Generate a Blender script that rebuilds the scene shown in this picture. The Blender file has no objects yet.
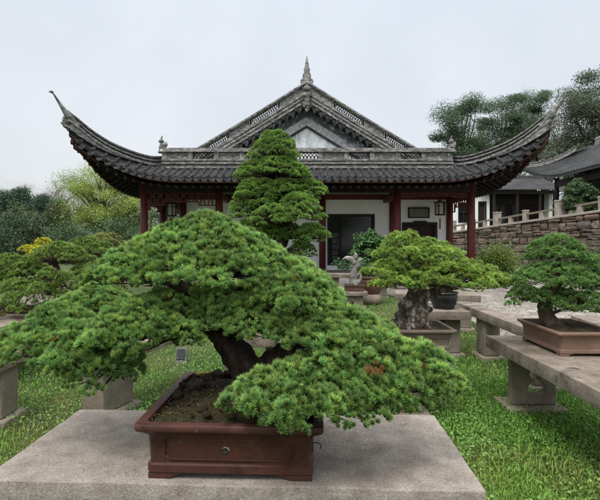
import bpy, bmesh, math, random
import numpy as np
from mathutils import Vector, Matrix, noise as mnoise

scene = bpy.context.scene
C = scene.collection
F, CX, CY, CZ = 450.0, 295.0, 241.0, 1.37
rng = np.random.default_rng(7)
random.seed(7)
R = math.radians

def at(px, py, Y):
    return Vector(((px-CX)/F*Y, Y, CZ-(py-CY)/F*Y))

# ------------------------------------------------------------------ materials
def new_mat(name):
    m = bpy.data.materials.new(name); m.use_nodes = True
    nt = m.node_tree
    return m, nt, nt.nodes['Principled BSDF']

def ramp(nt, fac, stops):
    r = nt.nodes.new('ShaderNodeValToRGB')
    e = r.color_ramp.elements
    while len(e) < len(stops): e.new(0.5)
    for el, (p, c) in zip(e, stops):
        el.position = p; el.color = (*c, 1) if len(c) == 3 else c
    nt.links.new(fac, r.inputs[0]); return r.outputs[0]

def coords(nt, scale=(1, 1, 1)):
    t = nt.nodes.new('ShaderNodeTexCoord'); mp = nt.nodes.new('ShaderNodeMapping')
    mp.inputs['Scale'].default_value = scale
    nt.links.new(t.outputs['Object'], mp.inputs[0]); return mp.outputs[0]

def nz(nt, vec, scale, detail=6, rough=.6):
    n = nt.nodes.new('ShaderNodeTexNoise')
    n.inputs['Scale'].default_value = scale; n.inputs['Detail'].default_value = detail
    n.inputs['Roughness'].default_value = rough
    nt.links.new(vec, n.inputs['Vector']); return n.outputs[0]

def mixc(nt, fac, a, b, mode='MIX'):
    m = nt.nodes.new('ShaderNodeMix'); m.data_type = 'RGBA'; m.blend_type = mode
    for s, v in ((0, fac), (6, a), (7, b)):
        if hasattr(v, 'is_linked'): nt.links.new(v, m.inputs[s])
        elif s == 0: m.inputs[0].default_value = v
        else: m.inputs[s].default_value = (*v, 1)
    return m.outputs[2]

def mottled(name, stops, scale=4, rough=.8, bump=.3, bscale=60, bdist=.004, stretch=(1, 1, 1), spots=None, spec=.3, grain=(.75, 1.15)):
    """noise coloured surface with fine bump; spots = (colour, scale, threshold) for lichen, stains"""
    m, nt, b = new_mat(name)
    v = coords(nt, stretch)
    col = ramp(nt, nz(nt, v, scale, 8, .65), stops)
    if spots:
        for (c, s, th) in spots:
            f = ramp(nt, nz(nt, v, s, 6, .7), [(th, (0, 0, 0)), (min(th+.12, 1), (1, 1, 1))])
            col = mixc(nt, f, col, c)
    fine = nz(nt, v, bscale, 8, .7)
    g = ramp(nt, fine, [(.3, (grain[0],)*3), (.7, (grain[1],)*3)])
    col = mixc(nt, 1.0, col, g, 'MULTIPLY')
    nt.links.new(col, b.inputs['Base Color'])
    b.inputs['Roughness'].default_value = rough
    b.inputs['Specular IOR Level'].default_value = spec
    if bump:
        bp = nt.nodes.new('ShaderNodeBump'); bp.inputs['Strength'].default_value = bump
        bp.inputs['Distance'].default_value = bdist
        nt.links.new(fine, bp.inputs['Height']); nt.links.new(bp.outputs[0], b.inputs['Normal'])
    return m

def leafmat(name, rough=.55, trans=.3):
    m, nt, b = new_mat(name)
    a = nt.nodes.new('ShaderNodeAttribute'); a.attribute_name = 'col'
    nt.links.new(a.outputs['Color'], b.inputs['Base Color'])
    b.inputs['Roughness'].default_value = rough; b.inputs['Specular IOR Level'].default_value = .35
    t = nt.nodes.new('ShaderNodeBsdfTranslucent')
    nt.links.new(a.outputs['Color'], t.inputs['Color'])
    mx = nt.nodes.new('ShaderNodeMixShader'); mx.inputs[0].default_value = trans
    nt.links.new(b.outputs[0], mx.inputs[1]); nt.links.new(t.outputs[0], mx.inputs[2])
    nt.links.new(mx.outputs[0], nt.nodes['Material Output'].inputs[0])
    return m

def attrmat(name, rough=.85, bump=.5, bscale=25, bdist=.02):
    m, nt, b = new_mat(name)
    a = nt.nodes.new('ShaderNodeAttribute'); a.attribute_name = 'col'
    v = coords(nt); fine = nz(nt, v, bscale, 8, .7)
    g = ramp(nt, fine, [(.3, (.6, .6, .6)), (.7, (1.25, 1.25, 1.25))])
    nt.links.new(mixc(nt, 1.0, a.outputs['Color'], g, 'MULTIPLY'), b.inputs['Base Color'])
    b.inputs['Roughness'].default_value = rough
    bp = nt.nodes.new('ShaderNodeBump'); bp.inputs['Strength'].default_value = bump; bp.inputs['Distance'].default_value = bdist
    nt.links.new(fine, bp.inputs['Height']); nt.links.new(bp.outputs[0], b.inputs['Normal'])
    return m

MT = {}
MT['needle'] = leafmat('needle', .5, .14)
MT['leaf'] = leafmat('leaf', .6, .3)
MT['grass'] = leafmat('grass', .6, .35)
MT['slab'] = mottled('bench_stone', [(.28, (.25, .21, .175)), (.5, (.38, .33, .285)), (.7, (.48, .43, .375))], 11, .9, 1.0, 120, .006, grain=(.55, 1.25),
                     spots=[((.17, .14, .115), 19, .62), ((.46, .42, .38), 40, .64), ((.20, .17, .135), 2.6, .58), ((.06, .05, .04), 60, .70)])
MT['slab_dark'] = mottled('weathered_bench_stone', [(.28, (.10, .078, .058)), (.5, (.23, .19, .15)), (.7, (.33, .285, .235))], 6, .9, 1.0, 80, .008, grain=(.55, 1.25),
                         spots=[((.07, .06, .042), 5, .56), ((.33, .29, .245), 21, .64)])
MT['pedestal'] = mottled('pedestal_stone', [(.25, (.12, .098, .074)), (.5, (.205, .172, .132)), (.75, (.29, .25, .20))], 6, .9, .6, 80, .004,
                         spots=[((.13, .12, .085), 5, .6)])
MT['clay_red'] = mottled('red_clay', [(.3, (.055, .022, .016)), (.55, (.082, .032, .023)), (.75, (.11, .044, .032))], 5, .5, .25, 120, .0015,
                         spots=[((.115, .058, .044), 9, .56), ((.033, .013, .010), 3.5, .54), ((.18, .12, .095), 21, .64)], spec=.35)
MT['clay_tan'] = mottled('tan_clay', [(.3, (.155, .092, .066)), (.55, (.215, .137, .10)), (.75, (.27, .18, .138))], 5, .6, .25, 100, .002,
                         spots=[((.26, .20, .16), 8, .66)])
MT['clay_grey'] = mottled('grey_tan_clay', [(.3, (.10, .075, .058)), (.55, (.155, .12, .095)), (.75, (.21, .165, .135))], 5, .7, .25, 100, .002)
MT['clay_brown'] = mottled('brown_clay', [(.3, (.07, .035, .022)), (.7, (.15, .08, .055))], 5, .55, .2, 90, .002)
MT['clay_black'] = mottled('black_glaze', [(.3, (.005, .0055, .006)), (.7, (.013, .014, .015))], 5, .35, .1, 60, .001, spec=.5)
MT['soil'] = mottled('soil', [(.3, (.018, .011, .007)), (.5, (.045, .028, .017)), (.62, (.05, .052, .016)), (.8, (.09, .095, .03))], 9, .95, 1.0, 90, .012)
MT['bark'] = mottled('bark', [(.3, (.016, .010, .008)), (.52, (.06, .042, .032)), (.72, (.15, .115, .092))], 22, .95, 1, 45, .02, stretch=(1, 1, .45))
MT['bark_mid'] = mottled('brown_bark', [(.3, (.04, .027, .02)), (.55, (.11, .08, .06)), (.8, (.22, .17, .135))], 14, .95, 1, 60, .012, stretch=(1, 1, .45))
MT['bark_pale'] = mottled('pale_bark', [(.34, (.03, .022, .017)), (.5, (.11, .085, .066)), (.60, (.46, .41, .36)), (.8, (.56, .51, .46))], 19, .95, 1, 45, .03, stretch=(1, 1, .5))
MT['driftwood'] = mottled('bleached_wood', [(.3, (.13, .12, .11)), (.7, (.34, .32, .30))], 12, .9, .8, 60, .01, stretch=(1, 1, .3))
MT['bark_far'] = mottled('far_bark', [(.3, (.035, .03, .025)), (.7, (.10, .085, .07))], 3, .95, .5, 20, .02)
MT['twig_grey'] = mottled('grey_twig', [(.3, (.13, .12, .115)), (.7, (.24, .22, .21))], 3, .95, 0, 20, .02)
MT['tile'] = mottled('roof_tile', [(.3, (.010, .0105, .012)), (.5, (.026, .027, .029)), (.68, (.075, .075, .075))], 6.0, .8, .6, 22, .012,
                     spots=[((.19, .187, .18), 11, .63), ((.012, .0125, .013), 5, .58)])
MT['ridge'] = mottled('ridge_mortar', [(.32, (.06, .06, .058)), (.5, (.20, .197, .19)), (.66, (.42, .41, .39))], 6.5, .9, .7, 25, .012, stretch=(1, 1, 2.2),
                      spots=[((.03, .03, .03), 7.5, .60), ((.50, .49, .47), 13, .66)])
MT['ridge_dark'] = mottled('ridge_openwork', [(.3, (.03, .03, .03)), (.7, (.10, .10, .098))], 6, .9, .5, 30, .01)
MT['gable'] = mottled('gable_plaster', [(.30, (.22, .24, .28)), (.42, (.66, .69, .73)), (.6, (.90, .92, .95))], 3.6, .9, .5, 18, .01, stretch=(1.6, 1, .45),
                      spots=[((.08, .10, .14), 2.6, .60)])
MT['gable_blue'] = mottled('blue_grey_plaster', [(.35, (.10, .12, .16)), (.52, (.22, .25, .30)), (.64, (.75, .78, .82))], 5, .9, .5, 18, .01, stretch=(1, 1, .7))
MT['gable_dark'] = mottled('gable_moulding', [(.3, (.24, .25, .27)), (.48, (.60, .61, .63)), (.66, (.86, .87, .88))], 7, .9, .5, 25, .01)
MT['redwood'] = mottled('red_lacquer', [(.3, (.075, .018, .017)), (.55, (.125, .028, .026)), (.8, (.18, .06, .055))], 3, .5, .25, 40, .003, stretch=(3, 3, .5))
MT['fascia'] = mottled('fascia_red', [(.3, (.045, .017, .014)), (.6, (.09, .035, .028)), (.8, (.17, .10, .085))], 4, .75, .3, 30, .005)
MT['darkred'] = mottled('dark_red_wood', [(.3, (.018, .006, .006)), (.7, (.04, .013, .012))], 3, .6, .2, 40, .003)
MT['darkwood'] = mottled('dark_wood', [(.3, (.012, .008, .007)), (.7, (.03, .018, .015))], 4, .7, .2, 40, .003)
MT['white'] = mottled('limewash', [(.2, (.72, .72, .71)), (.5, (.83, .83, .82)), (.8, (.86, .86, .85))], 1.2, .9, .25, 25, .004, stretch=(1, 1, .5),
                      spots=[((.66, .655, .63), 2.3, .68)], grain=(.9, 1.03))
MT['plat'] = mottled('platform_stone', [(.3, (.19, .18, .165)), (.7, (.36, .34, .31))], 2.5, .9, .5, 30, .006)
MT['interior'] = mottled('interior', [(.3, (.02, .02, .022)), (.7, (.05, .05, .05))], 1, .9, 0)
MT['stonewall'] = attrmat('wall_stone', .9, .8, 14, .04)
MT['rail'] = mottled('balustrade_stone', [(.3, (.25, .21, .18)), (.6, (.40, .35, .31)), (.8, (.5, .45, .41))], 2, .9, .4, 20, .01)
MT['tilefar'] = mottled('weathered_tile', [(.3, (.032, .035, .038)), (.7, (.085, .088, .09))], 1.5, .85, .5, 12, .03)
MT['plaque_grey'] = mottled('plaque_grey', [(.3, (.13, .13, .12)), (.7, (.2, .2, .185))], 4, .7, .1, 60, .002)
MT['lantern_panel'] = mottled('lantern_panel', [(.3, (.38, .37, .34)), (.7, (.52, .5, .46))], 4, .6, 0)
MT['tassel'] = mottled('tassel_red', [(.3, (.22, .015, .02)), (.7, (.35, .03, .03))], 20, .8, 0)
MT['sign_dark'] = mottled('sign_panel', [(.3, (.03, .032, .035)), (.7, (.06, .062, .066))], 30, .4, 0)
MT['pale'] = mottled('pale_chip', [(.3, (.16, .13, .10)), (.7, (.34, .31, .26))], 90, .8, .3, 200, .001)
MT['wire'] = mottled('wire', [(.3, (.01, .01, .01)), (.7, (.03, .03, .03))], 10, .5, 0)
MT['moss'] = mottled('yellow_moss', [(.3, (.20, .15, .02)), (.7, (.4, .33, .06))], 40, .9, .5, 150, .003)
def glassmat():
    m, nt, b = new_mat('window_glass')
    b.inputs['Base Color'].default_value = (.012, .016, .018, 1); b.inputs['Roughness'].default_value = .06
    b.inputs['Specular IOR Level'].default_value = .35
    v = coords(nt); n = nz(nt, v, 1.2, 2)
    bp = nt.nodes.new('ShaderNodeBump'); bp.inputs['Strength'].default_value = .05; bp.inputs['Distance'].default_value = .02
    nt.links.new(n, bp.inputs['Height']); nt.links.new(bp.outputs[0], b.inputs['Normal'])
    return m
MT['glass'] = glassmat()
def groundmat():
    m, nt, b = new_mat('lawn_ground')
    v = coords(nt)
    c = ramp(nt, nz(nt, v, 1.3, 8, .65), [(.3, (.03, .055, .013)), (.48, (.055, .09, .02)), (.6, (.10, .105, .034)), (.75, (.12, .10, .048))])
    fine = nz(nt, v, 70, 6, .7)
    g = ramp(nt, fine, [(.3, (.45, .45, .45)), (.7, (1.3, 1.3, 1.3))])
    nt.links.new(mixc(nt, 1.0, c, g, 'MULTIPLY'), b.inputs['Base Color']); b.inputs['Roughness'].default_value = .95
    bp = nt.nodes.new('ShaderNodeBump'); bp.inputs['Strength'].default_value = 1; bp.inputs['Distance'].default_value = .02
    nt.links.new(fine, bp.inputs['Height']); nt.links.new(bp.outputs[0], b.inputs['Normal'])
    return m
MT['ground'] = groundmat()
def plazamat():
    m, nt, b = new_mat('pebble_paving')
    v = coords(nt, (1, 1, 1))
    vo = nt.nodes.new('ShaderNodeTexVoronoi'); vo.inputs['Scale'].default_value = 6
    nt.links.new(v, vo.inputs['Vector'])
    ed = nt.nodes.new('ShaderNodeTexVoronoi'); ed.feature = 'DISTANCE_TO_EDGE'; ed.inputs['Scale'].default_value = 6
    nt.links.new(v, ed.inputs['Vector'])
    base = ramp(nt, vo.outputs['Color'], [(.1, (.17, .155, .135)), (.5, (.225, .205, .18)), (.9, (.285, .265, .235))])
    big = ramp(nt, nz(nt, v, .55, 5, .6), [(.35, (.62, .60, .58)), (.62, (1.25, 1.22, 1.18))])
    col = mixc(nt, 1.0, base, big, 'MULTIPLY')
    e = ramp(nt, ed.outputs['Distance'], [(0, (0, 0, 0)), (.06, (1, 1, 1))])
    col = mixc(nt, e, (.10, .095, .08), col)
    nt.links.new(col, b.inputs['Base Color']); b.inputs['Roughness'].default_value = .85
    bp = nt.nodes.new('ShaderNodeBump'); bp.inputs['Distance'].default_value = .01
    nt.links.new(e, bp.inputs['Height']); nt.links.new(bp.outputs[0], b.inputs['Normal'])
    return m
MT['plaza'] = plazamat()

# ------------------------------------------------------------------ objects
def tag(o, label=None, cat=None, group=None, kind=None):
    if label: o['label'] = label
    if cat: o['category'] = cat
    if group: o['group'] = group
    if kind: o['kind'] = kind
    return o

def thing(name, loc, label, cat, group=None, rz=0):
    o = bpy.data.objects.new(name, None); C.objects.link(o)
    o.location = loc; o.rotation_euler = (0, 0, rz); o.empty_display_size = .1
    return tag(o, label, cat, group)

_wm = {}
def world(o):
    M = Matrix.LocRotScale(o.location, o.rotation_euler, o.scale)
    return world(o.parent) @ M if o.parent else M

class MB:
    """collects geometry in WORLD space; build() links it as one mesh object under its parent"""
    def __init__(s): s.v = []; s.f = []; s.c = None
    def add(s, vs, fs):
        n = len(s.v); s.v.extend([tuple(p) for p in vs]); s.f.extend([tuple(i+n for i in f) for f in fs]); return s
    def box(s, x0, x1, y0, y1, z0, z1, T=None):
        vs = [Vector(p) for p in ((x0,y0,z0),(x1,y0,z0),(x1,y1,z0),(x0,y1,z0),(x0,y0,z1),(x1,y0,z1),(x1,y1,z1),(x0,y1,z1))]
        if T: vs = [T @ p for p in vs]
        return s.add(vs, [(0,3,2,1),(4,5,6,7),(0,1,5,4),(1,2,6,5),(2,3,7,6),(3,0,4,7)])
    def bar(s, a, b, w, h):
        """box beam from a to b, w wide (horizontal), h tall"""
        a, b = Vector(a), Vector(b); d = (b-a).normalized()
        side = d.cross(Vector((0,0,1)))
        side = side.normalized() if side.length > 1e-4 else Vector((1,0,0))
        up = side.cross(d).normalized()
        vs = []
        for p in (a, b):
            for (i, j) in ((-1,-1),(1,-1),(1,1),(-1,1)): vs.append(p+side*i*w/2+up*j*h/2)
        return s.add(vs, [(3,2,1,0),(4,5,6,7),(0,1,5,4),(1,2,6,5),(2,3,7,6),(3,0,4,7)])
    def tube(s, path, radii, n=8, rough=0, nscale=8, cap=True):
        path = [Vector(p) for p in path]; m = len(path); vs = []; prev = None
        for i, p in enumerate(path):
            t = (path[min(i+1, m-1)]-path[max(i-1, 0)]).normalized()
            if prev is None:
                u = t.cross(Vector((0,1,0.3)));
                if u.length < 1e-3: u = t.cross(Vector((1,0,0)))
            else: u = prev - t*prev.dot(t)
            u.normalize(); prev = u; w = t.cross(u)
            r = radii[i] if hasattr(radii, '__len__') else radii
            for k in range(n):
                a = 2*math.pi*k/n; d = u*math.cos(a)+w*math.sin(a)
                rr = r
                if rough: rr = r*(1+rough*mnoise.noise((p+d*r)*nscale)+.5*rough*mnoise.noise((p+d*r)*nscale*2.7))
                vs.append(p+d*rr)
        fs = [(i*n+k, i*n+(k+1)%n, (i+1)*n+(k+1)%n, (i+1)*n+k) for i in range(m-1) for k in range(n)]
        if cap: fs += [tuple(range(n-1, -1, -1)), tuple((m-1)*n+k for k in range(n))]
        return s.add(vs, fs)
    def lathe(s, c, prof, n=20):
        c = Vector(c); vs = []
        for (r, z) in prof:
            for k in range(n):
                a = 2*math.pi*k/n; vs.append(c+Vector((r*math.cos(a), r*math.sin(a), z)))
        m = len(prof)
        fs = [(i*n+k, i*n+(k+1)%n, (i+1)*n+(k+1)%n, (i+1)*n+k) for i in range(m-1) for k in range(n)]
        fs += [tuple(range(n-1, -1, -1)), tuple((m-1)*n+k for k in range(n))]
        return s.add(vs, fs)
    def sweep(s, path, prof, scale=None, close=True):
        """profile (side, up) along path, up kept vertical"""
        path = [Vector(p) for p in path]; m = len(path); n = len(prof); vs = []
        for i, p in enumerate(path):
            t = path[min(i+1, m-1)]-path[max(i-1, 0)]
            side = Vector((t.y, -t.x, 0))
            side = side.normalized() if side.length > 1e-5 else Vector((1,0,0))
            k = scale[i] if scale else 1
            for (a, b) in prof: vs.append(p+side*a*k+Vector((0,0,b*k)))
        fs = [(i*n+k, i*n+(k+1)%n, (i+1)*n+(k+1)%n, (i+1)*n+k) for i in range(m-1) for k in range(n if close else n-1)]
        if close: fs += [tuple(range(n-1, -1, -1)), tuple((m-1)*n+k for k in range(n))]
        return s.add(vs, fs)
    def grid(s, P, flip=False):
        """P[i][j] points"""
        a, b = len(P), len(P[0]); vs = [p for row in P for p in row]
        fs = [(i*b+j, i*b+j+1, (i+1)*b+j+1, (i+1)*b+j) for i in range(a-1) for j in range(b-1)]
        if flip: fs = [f[::-1] for f in fs]
        return s.add(vs, fs)
    def prism(s, poly, d):
        """closed polygon (3-D points) extruded by vector d"""
        poly = [Vector(p) for p in poly]; d = Vector(d); n = len(poly)
        vs = poly+[p+d for p in poly]
        return s.add(vs, [tuple(range(n)), tuple(range(2*n-1, n-1, -1))]+[(k, k+n, (k+1)%n+n, (k+1)%n) for k in range(n)])
    def blob(s, c, r, sub=2, amp=.2, ns=3, sq=(1,1,1)):
        bm = bmesh.new(); bmesh.ops.create_icosphere(bm, subdivisions=sub, radius=1)
        c = Vector(c); vs = []
        for v in bm.verts:
            q = v.co*(1+amp*mnoise.noise(v.co*ns+c*7)); vs.append(c+Vector((q.x*r*sq[0], q.y*r*sq[1], q.z*r*sq[2])))
        fs = [[l.index for l in f.verts] for f in bm.faces]; bm.free()
        return s.add(vs, fs)
    def build(s, name, mat, parent=None, smooth=False, label=None, bevel=0, auto=None):
        me = bpy.data.meshes.new(name)
        vs = s.v
        if parent is not None:
            W = world(parent).inverted(); vs = [W @ Vector(p) for p in vs]
        me.from_pydata([tuple(p) for p in vs], [], s.f)
        bm = bmesh.new(); bm.from_mesh(me); bmesh.ops.recalc_face_normals(bm, faces=bm.faces); bm.to_mesh(me); bm.free()
        return link(name, me, mat, parent, smooth, label, bevel)

def link(name, me, mat, parent=None, smooth=False, label=None, bevel=0):
    me.materials.append(MT[mat])
    if smooth: me.polygons.foreach_set('use_smooth', [True]*len(me.polygons))
    o = bpy.data.objects.new(name, me); C.objects.link(o)
    if parent is not None: o.parent = parent
    if label: o['label'] = label
    if bevel:
        b = o.modifiers.new('bevel', 'BEVEL'); b.width = bevel; b.segments = 2; b.limit_method = 'ANGLE'
    return o

def np_mesh(name, V, Fq, mat, parent=None, col=None, smooth=False):
    """V (n,3) world; Fq (m,k) constant-size faces; col (n,3)"""
    if parent is not None:
        W = np.array(world(parent).inverted()); V = V @ W[:3, :3].T + W[:3, 3]
    me = bpy.data.meshes.new(name); n, (m, k) = len(V), Fq.shape
    me.vertices.add(n); me.vertices.foreach_set('co', V.astype(np.float32).ravel())
    me.loops.add(m*k); me.loops.foreach_set('vertex_index', Fq.astype(np.int32).ravel())
    me.polygons.add(m); me.polygons.foreach_set('loop_start', np.arange(0, m*k, k, dtype=np.int32))
    me.polygons.foreach_set('loop_total', np.full(m, k, dtype=np.int32))
    if col is not None:
        a = me.color_attributes.new('col', 'FLOAT_COLOR', 'POINT')
        a.data.foreach_set('color', np.hstack([col, np.ones((n, 1))]).astype(np.float32).ravel())
    me.update(calc_edges=True)
    return link(name, me, mat, parent, smooth)

def smooth_path(pts, n=6):
    """Catmull-Rom through pts; extra values (radius) ride along"""
    P = [np.array(p, float) for p in pts]; P = [2*P[0]-P[1]]+P+[2*P[-1]-P[-2]]; out = []
    for i in range(1, len(P)-2):
        for k in range(n):
            t = k/n
            out.append(.5*((2*P[i])+(-P[i-1]+P[i+1])*t+(2*P[i-1]-5*P[i]+4*P[i+1]-P[i+2])*t*t+(-P[i-1]+3*P[i]-3*P[i+1]+P[i+2])*t**3))
    out.append(P[-2]); return out

def limb(mb, pts, n=8, rough=.25, k=6, ns=20):
    q = smooth_path(pts, k); mb.tube([p[:3] for p in q], [max(p[3], .0008) for p in q], n, rough, ns)

# ------------------------------------------------------------------ foliage
def unit(a): return a/np.maximum(np.linalg.norm(a, axis=1, keepdims=True), 1e-9)

def needles(P, A, k, length, width, spread, cb, ct, var=.25, yel=.3, dead=None, tonek=None):
    """k needles per tuft at points P with axes A; returns verts, quads, colours"""
    T = len(P); PP = np.repeat(P, k, 0); AA = np.repeat(A, k, 0)
    D = unit(AA+spread*unit(rng.normal(size=(T*k, 3)))*rng.uniform(.3, 1, (T*k, 1)))
    L = length*rng.uniform(.65, 1.15, (T*k, 1))*np.repeat(rng.uniform(.65, 1.3, (T, 1)), k, 0)
    S = unit(np.cross(D, rng.normal(size=(T*k, 3))))*width/2
    V = np.stack([PP, PP+D*L*.45-S, PP+D*L, PP+D*L*.45+S], 1).reshape(-1, 3)
    Q = np.arange(T*k*4).reshape(-1, 4)
    tb = np.repeat(rng.uniform(1-var, 1+var, (T, 1))*(1 if tonek is None else tonek[:, None]), k, 0); ty = np.repeat(rng.uniform(0, 1, (T, 1))**2*yel, k, 0)
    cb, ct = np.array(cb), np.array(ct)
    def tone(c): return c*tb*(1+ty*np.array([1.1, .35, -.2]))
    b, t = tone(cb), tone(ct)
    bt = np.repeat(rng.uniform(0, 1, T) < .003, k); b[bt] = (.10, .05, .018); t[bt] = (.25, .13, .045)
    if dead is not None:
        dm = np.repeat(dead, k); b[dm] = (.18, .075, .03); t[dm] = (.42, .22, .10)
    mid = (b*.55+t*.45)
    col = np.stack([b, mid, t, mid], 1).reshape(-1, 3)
    return V, Q, col

def leaves(P, N, size, asp, c1, c2, var=.25, jitter=.8):
    """leaf quads (kites) at P facing about N"""
    n = len(P); N = unit(N+jitter*rng.normal(size=(n, 3)))
    U = unit(np.cross(N, rng.normal(size=(n, 3)))); W = np.cross(N, U)
    s = size*rng.uniform(.6, 1.3, (n, 1))
    V = np.stack([P-U*s*.5, P+W*s*asp*.5, P+U*s*.5+N*s*.1, P-W*s*asp*.5], 1).reshape(-1, 3)
    Q = np.arange(n*4).reshape(-1, 4)
    m = rng.uniform(0, 1, (n, 1)); c = (np.array(c1)*(1-m)+np.array(c2)*m)*rng.uniform(1-var, 1+var, (n, 1))
    return V, Q, np.repeat(c, 4, 0)

def cat(parts):
    V = []; Q = []; K = []; n = 0
    for (v, q, c) in parts: V.append(v); Q.append(q+n); K.append(c); n += len(v)
    return np.vstack(V), np.vstack(Q), np.vstack(K)

def dome_lumps(c, rx, ry, h, r, slope=(0, 0), power=1.4, spacing=None, rot=0):
    """centres of foliage clumps over a dome-shaped pad"""
    sp = spacing or r*1.22; pts = []
    nx, ny = int(rx/sp)+2, int(ry/sp)+2
    for i in range(-nx, nx+1):
        for j in range(-ny, ny+1):
            x = (i+.5*(j % 2))*sp+rng.normal()*sp*.22; y = j*sp*.87+rng.normal()*sp*.22
            ex = max(rx-r*1.15, .01); ey = max(ry-r*1.15, .01)
            ang = math.atan2(y/ey, x/ex); wob = .98+.10*math.sin(3*ang+c[0]*9)+.07*math.sin(5*ang+c[2]*17)
            d = math.hypot(x/ex, y/ey)/wob
            if d > 1: continue
            z = h*(1-d**power)+rng.normal()*r*.18 - r*.5
            pts.append((c[0]+x, c[1]+y, c[2]+z+slope[0]*x+slope[1]*y, r*rng.uniform(.8, 1.2), d))
    if len(pts) < 3:
        for k in range(4): pts.append((c[0]+rng.uniform(-.5, .5)*rx, c[1]+rng.uniform(-.5, .5)*ry, c[2]+h*.4, min(r, rx*.6), .5))
    return np.array(pts)

def lump_tufts(L, spacing, zmin=-.12, flat=.7, up=.75):
    """points on clump surfaces, outside other clumps"""
    P = []; A = []; K = []
    for i, (x, y, z, r, d) in enumerate(L):
        n = max(3, int(2*math.pi*r*r*1.3/spacing**2))
        N = unit(rng.normal(size=(n*2, 3))); N = N[N[:, 2] > zmin][:n]
        p = np.array([x, y, z])+N*r*np.array([1, 1, flat])
        P.append(p); A.append(unit(N+np.array([0, 0, up]))); K.append(np.full(len(p), rng.uniform(.72, 1.28)))
    P = np.vstack(P); A = np.vstack(A); K = np.concatenate(K)
    keep = np.ones(len(P), bool)
    for (x, y, z, r, d) in L:
        q = (P-np.array([x, y, z]))/np.array([1, 1, flat]); keep &= (np.einsum('ij,ij->i', q, q) > (r*.82)**2)
    return P[keep], A[keep], K[keep]

PINE_B, PINE_T = (.008, .029, .010), (.27, .49, .148)  # needle bases taken near black to deepen shade in gaps, tips brightened
def pad(parent, c, rx, ry, h, r, anchor, spec, slope=(0, 0), power=1.4, rot=0, dead_at=None, twigmat='bark', tw=.004, name='foliage_pad'):
    """one foliage pad: needle tufts (a part) over twigs from the anchor (a sub-part)"""
    L = dome_lumps(c, rx, ry, h, r, slope, power, r*spec.get('gap', 1.22))
    P, A, LT = lump_tufts(L, spec['sp'], spec.get('zmin', -.12), .7, spec.get('up', .75))
    dead = None
    if dead_at is not None:
        # the tufts nearest the viewer along that line have died back
        q = np.array(dead_at[:3])-np.array([0, 0, CZ]); q /= np.linalg.norm(q); rel = P-np.array([0, 0, CZ])
        off = np.linalg.norm(rel-np.outer(rel @ q, q), axis=1); i = np.argmin(np.where(off < .03, rel @ q, 99))
        dead = np.linalg.norm(P-P[i], axis=1) < dead_at[3]
    if spec['kind'] == 'needle':
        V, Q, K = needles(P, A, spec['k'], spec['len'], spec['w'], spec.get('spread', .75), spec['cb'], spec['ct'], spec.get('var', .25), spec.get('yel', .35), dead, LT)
    else:
        P2 = np.repeat(P, spec['k'], 0)+rng.normal(size=(len(P)*spec['k'], 3))*spec['sp']*.45
        V, Q, K = leaves(P2, np.repeat(A, spec['k'], 0), spec['len'], spec['w'], spec['cb'], spec['ct'], spec.get('var', .25))
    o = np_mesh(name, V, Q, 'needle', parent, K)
    mb = MB(); a = Vector(anchor)
    for (x, y, z, rr, d) in L:
        e = Vector((x, y, z)); m = a.lerp(e, .55); m.z = min(a.z, e.z)*.4+m.z*.6-.01
        j = [a, a.lerp(m, .5)+Vector(rng.normal(size=3)*tw*1.5), m, e]
        mb.tube(j, [tw*1.3, tw, tw*.8, tw*.4], 4, cap=False)
    mb.build('twigs', twigmat, o, True)
    return o

# ------------------------------------------------------------------ stone furniture and pots
def rough_slab(x0, x1, y0, y1, z0, z1, T, amp=.004, cut=.09, bev=.005):
    bm = bmesh.new()
    bmesh.ops.create_cube(bm, size=1)
    for v in bm.verts:
        v.co = Vector((x0+(v.co.x+.5)*(x1-x0), y0+(v.co.y+.5)*(y1-y0), z0+(v.co.z+.5)*(z1-z0)))
    for ax, ln in ((0, x1-x0), (1, y1-y0), (2, z1-z0)):
        n = int(ln/cut)
        for k in range(1, n):
            co = Vector((0, 0, 0)); no = Vector((0, 0, 0)); no[ax] = 1; co[ax] = (x0, y0, z0)[ax]+ln*k/n
            bmesh.ops.bisect_plane(bm, geom=bm.verts[:]+bm.edges[:]+bm.faces[:], plane_co=co, plane_no=no)
    bm.normal_update()
    sharp = [e for e in bm.edges if len(e.link_faces) == 2 and e.calc_face_angle() > .8]
    bmesh.ops.bevel(bm, geom=sharp, offset=bev, segments=2, affect='EDGES', profile=.6)
    for v in bm.verts:
        w = T @ v.co
        v.co += Vector((mnoise.noise(w*7), mnoise.noise(w*7+Vector((9, 0, 0))), mnoise.noise(w*7+Vector((0, 9, 0)))*.6))*amp*1.6
    m = MB(); bm.verts.index_update()
    m.add([T @ v.co for v in bm.verts], [[l.index for l in f.verts] for f in bm.faces]); bm.free()
    return m

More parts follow.
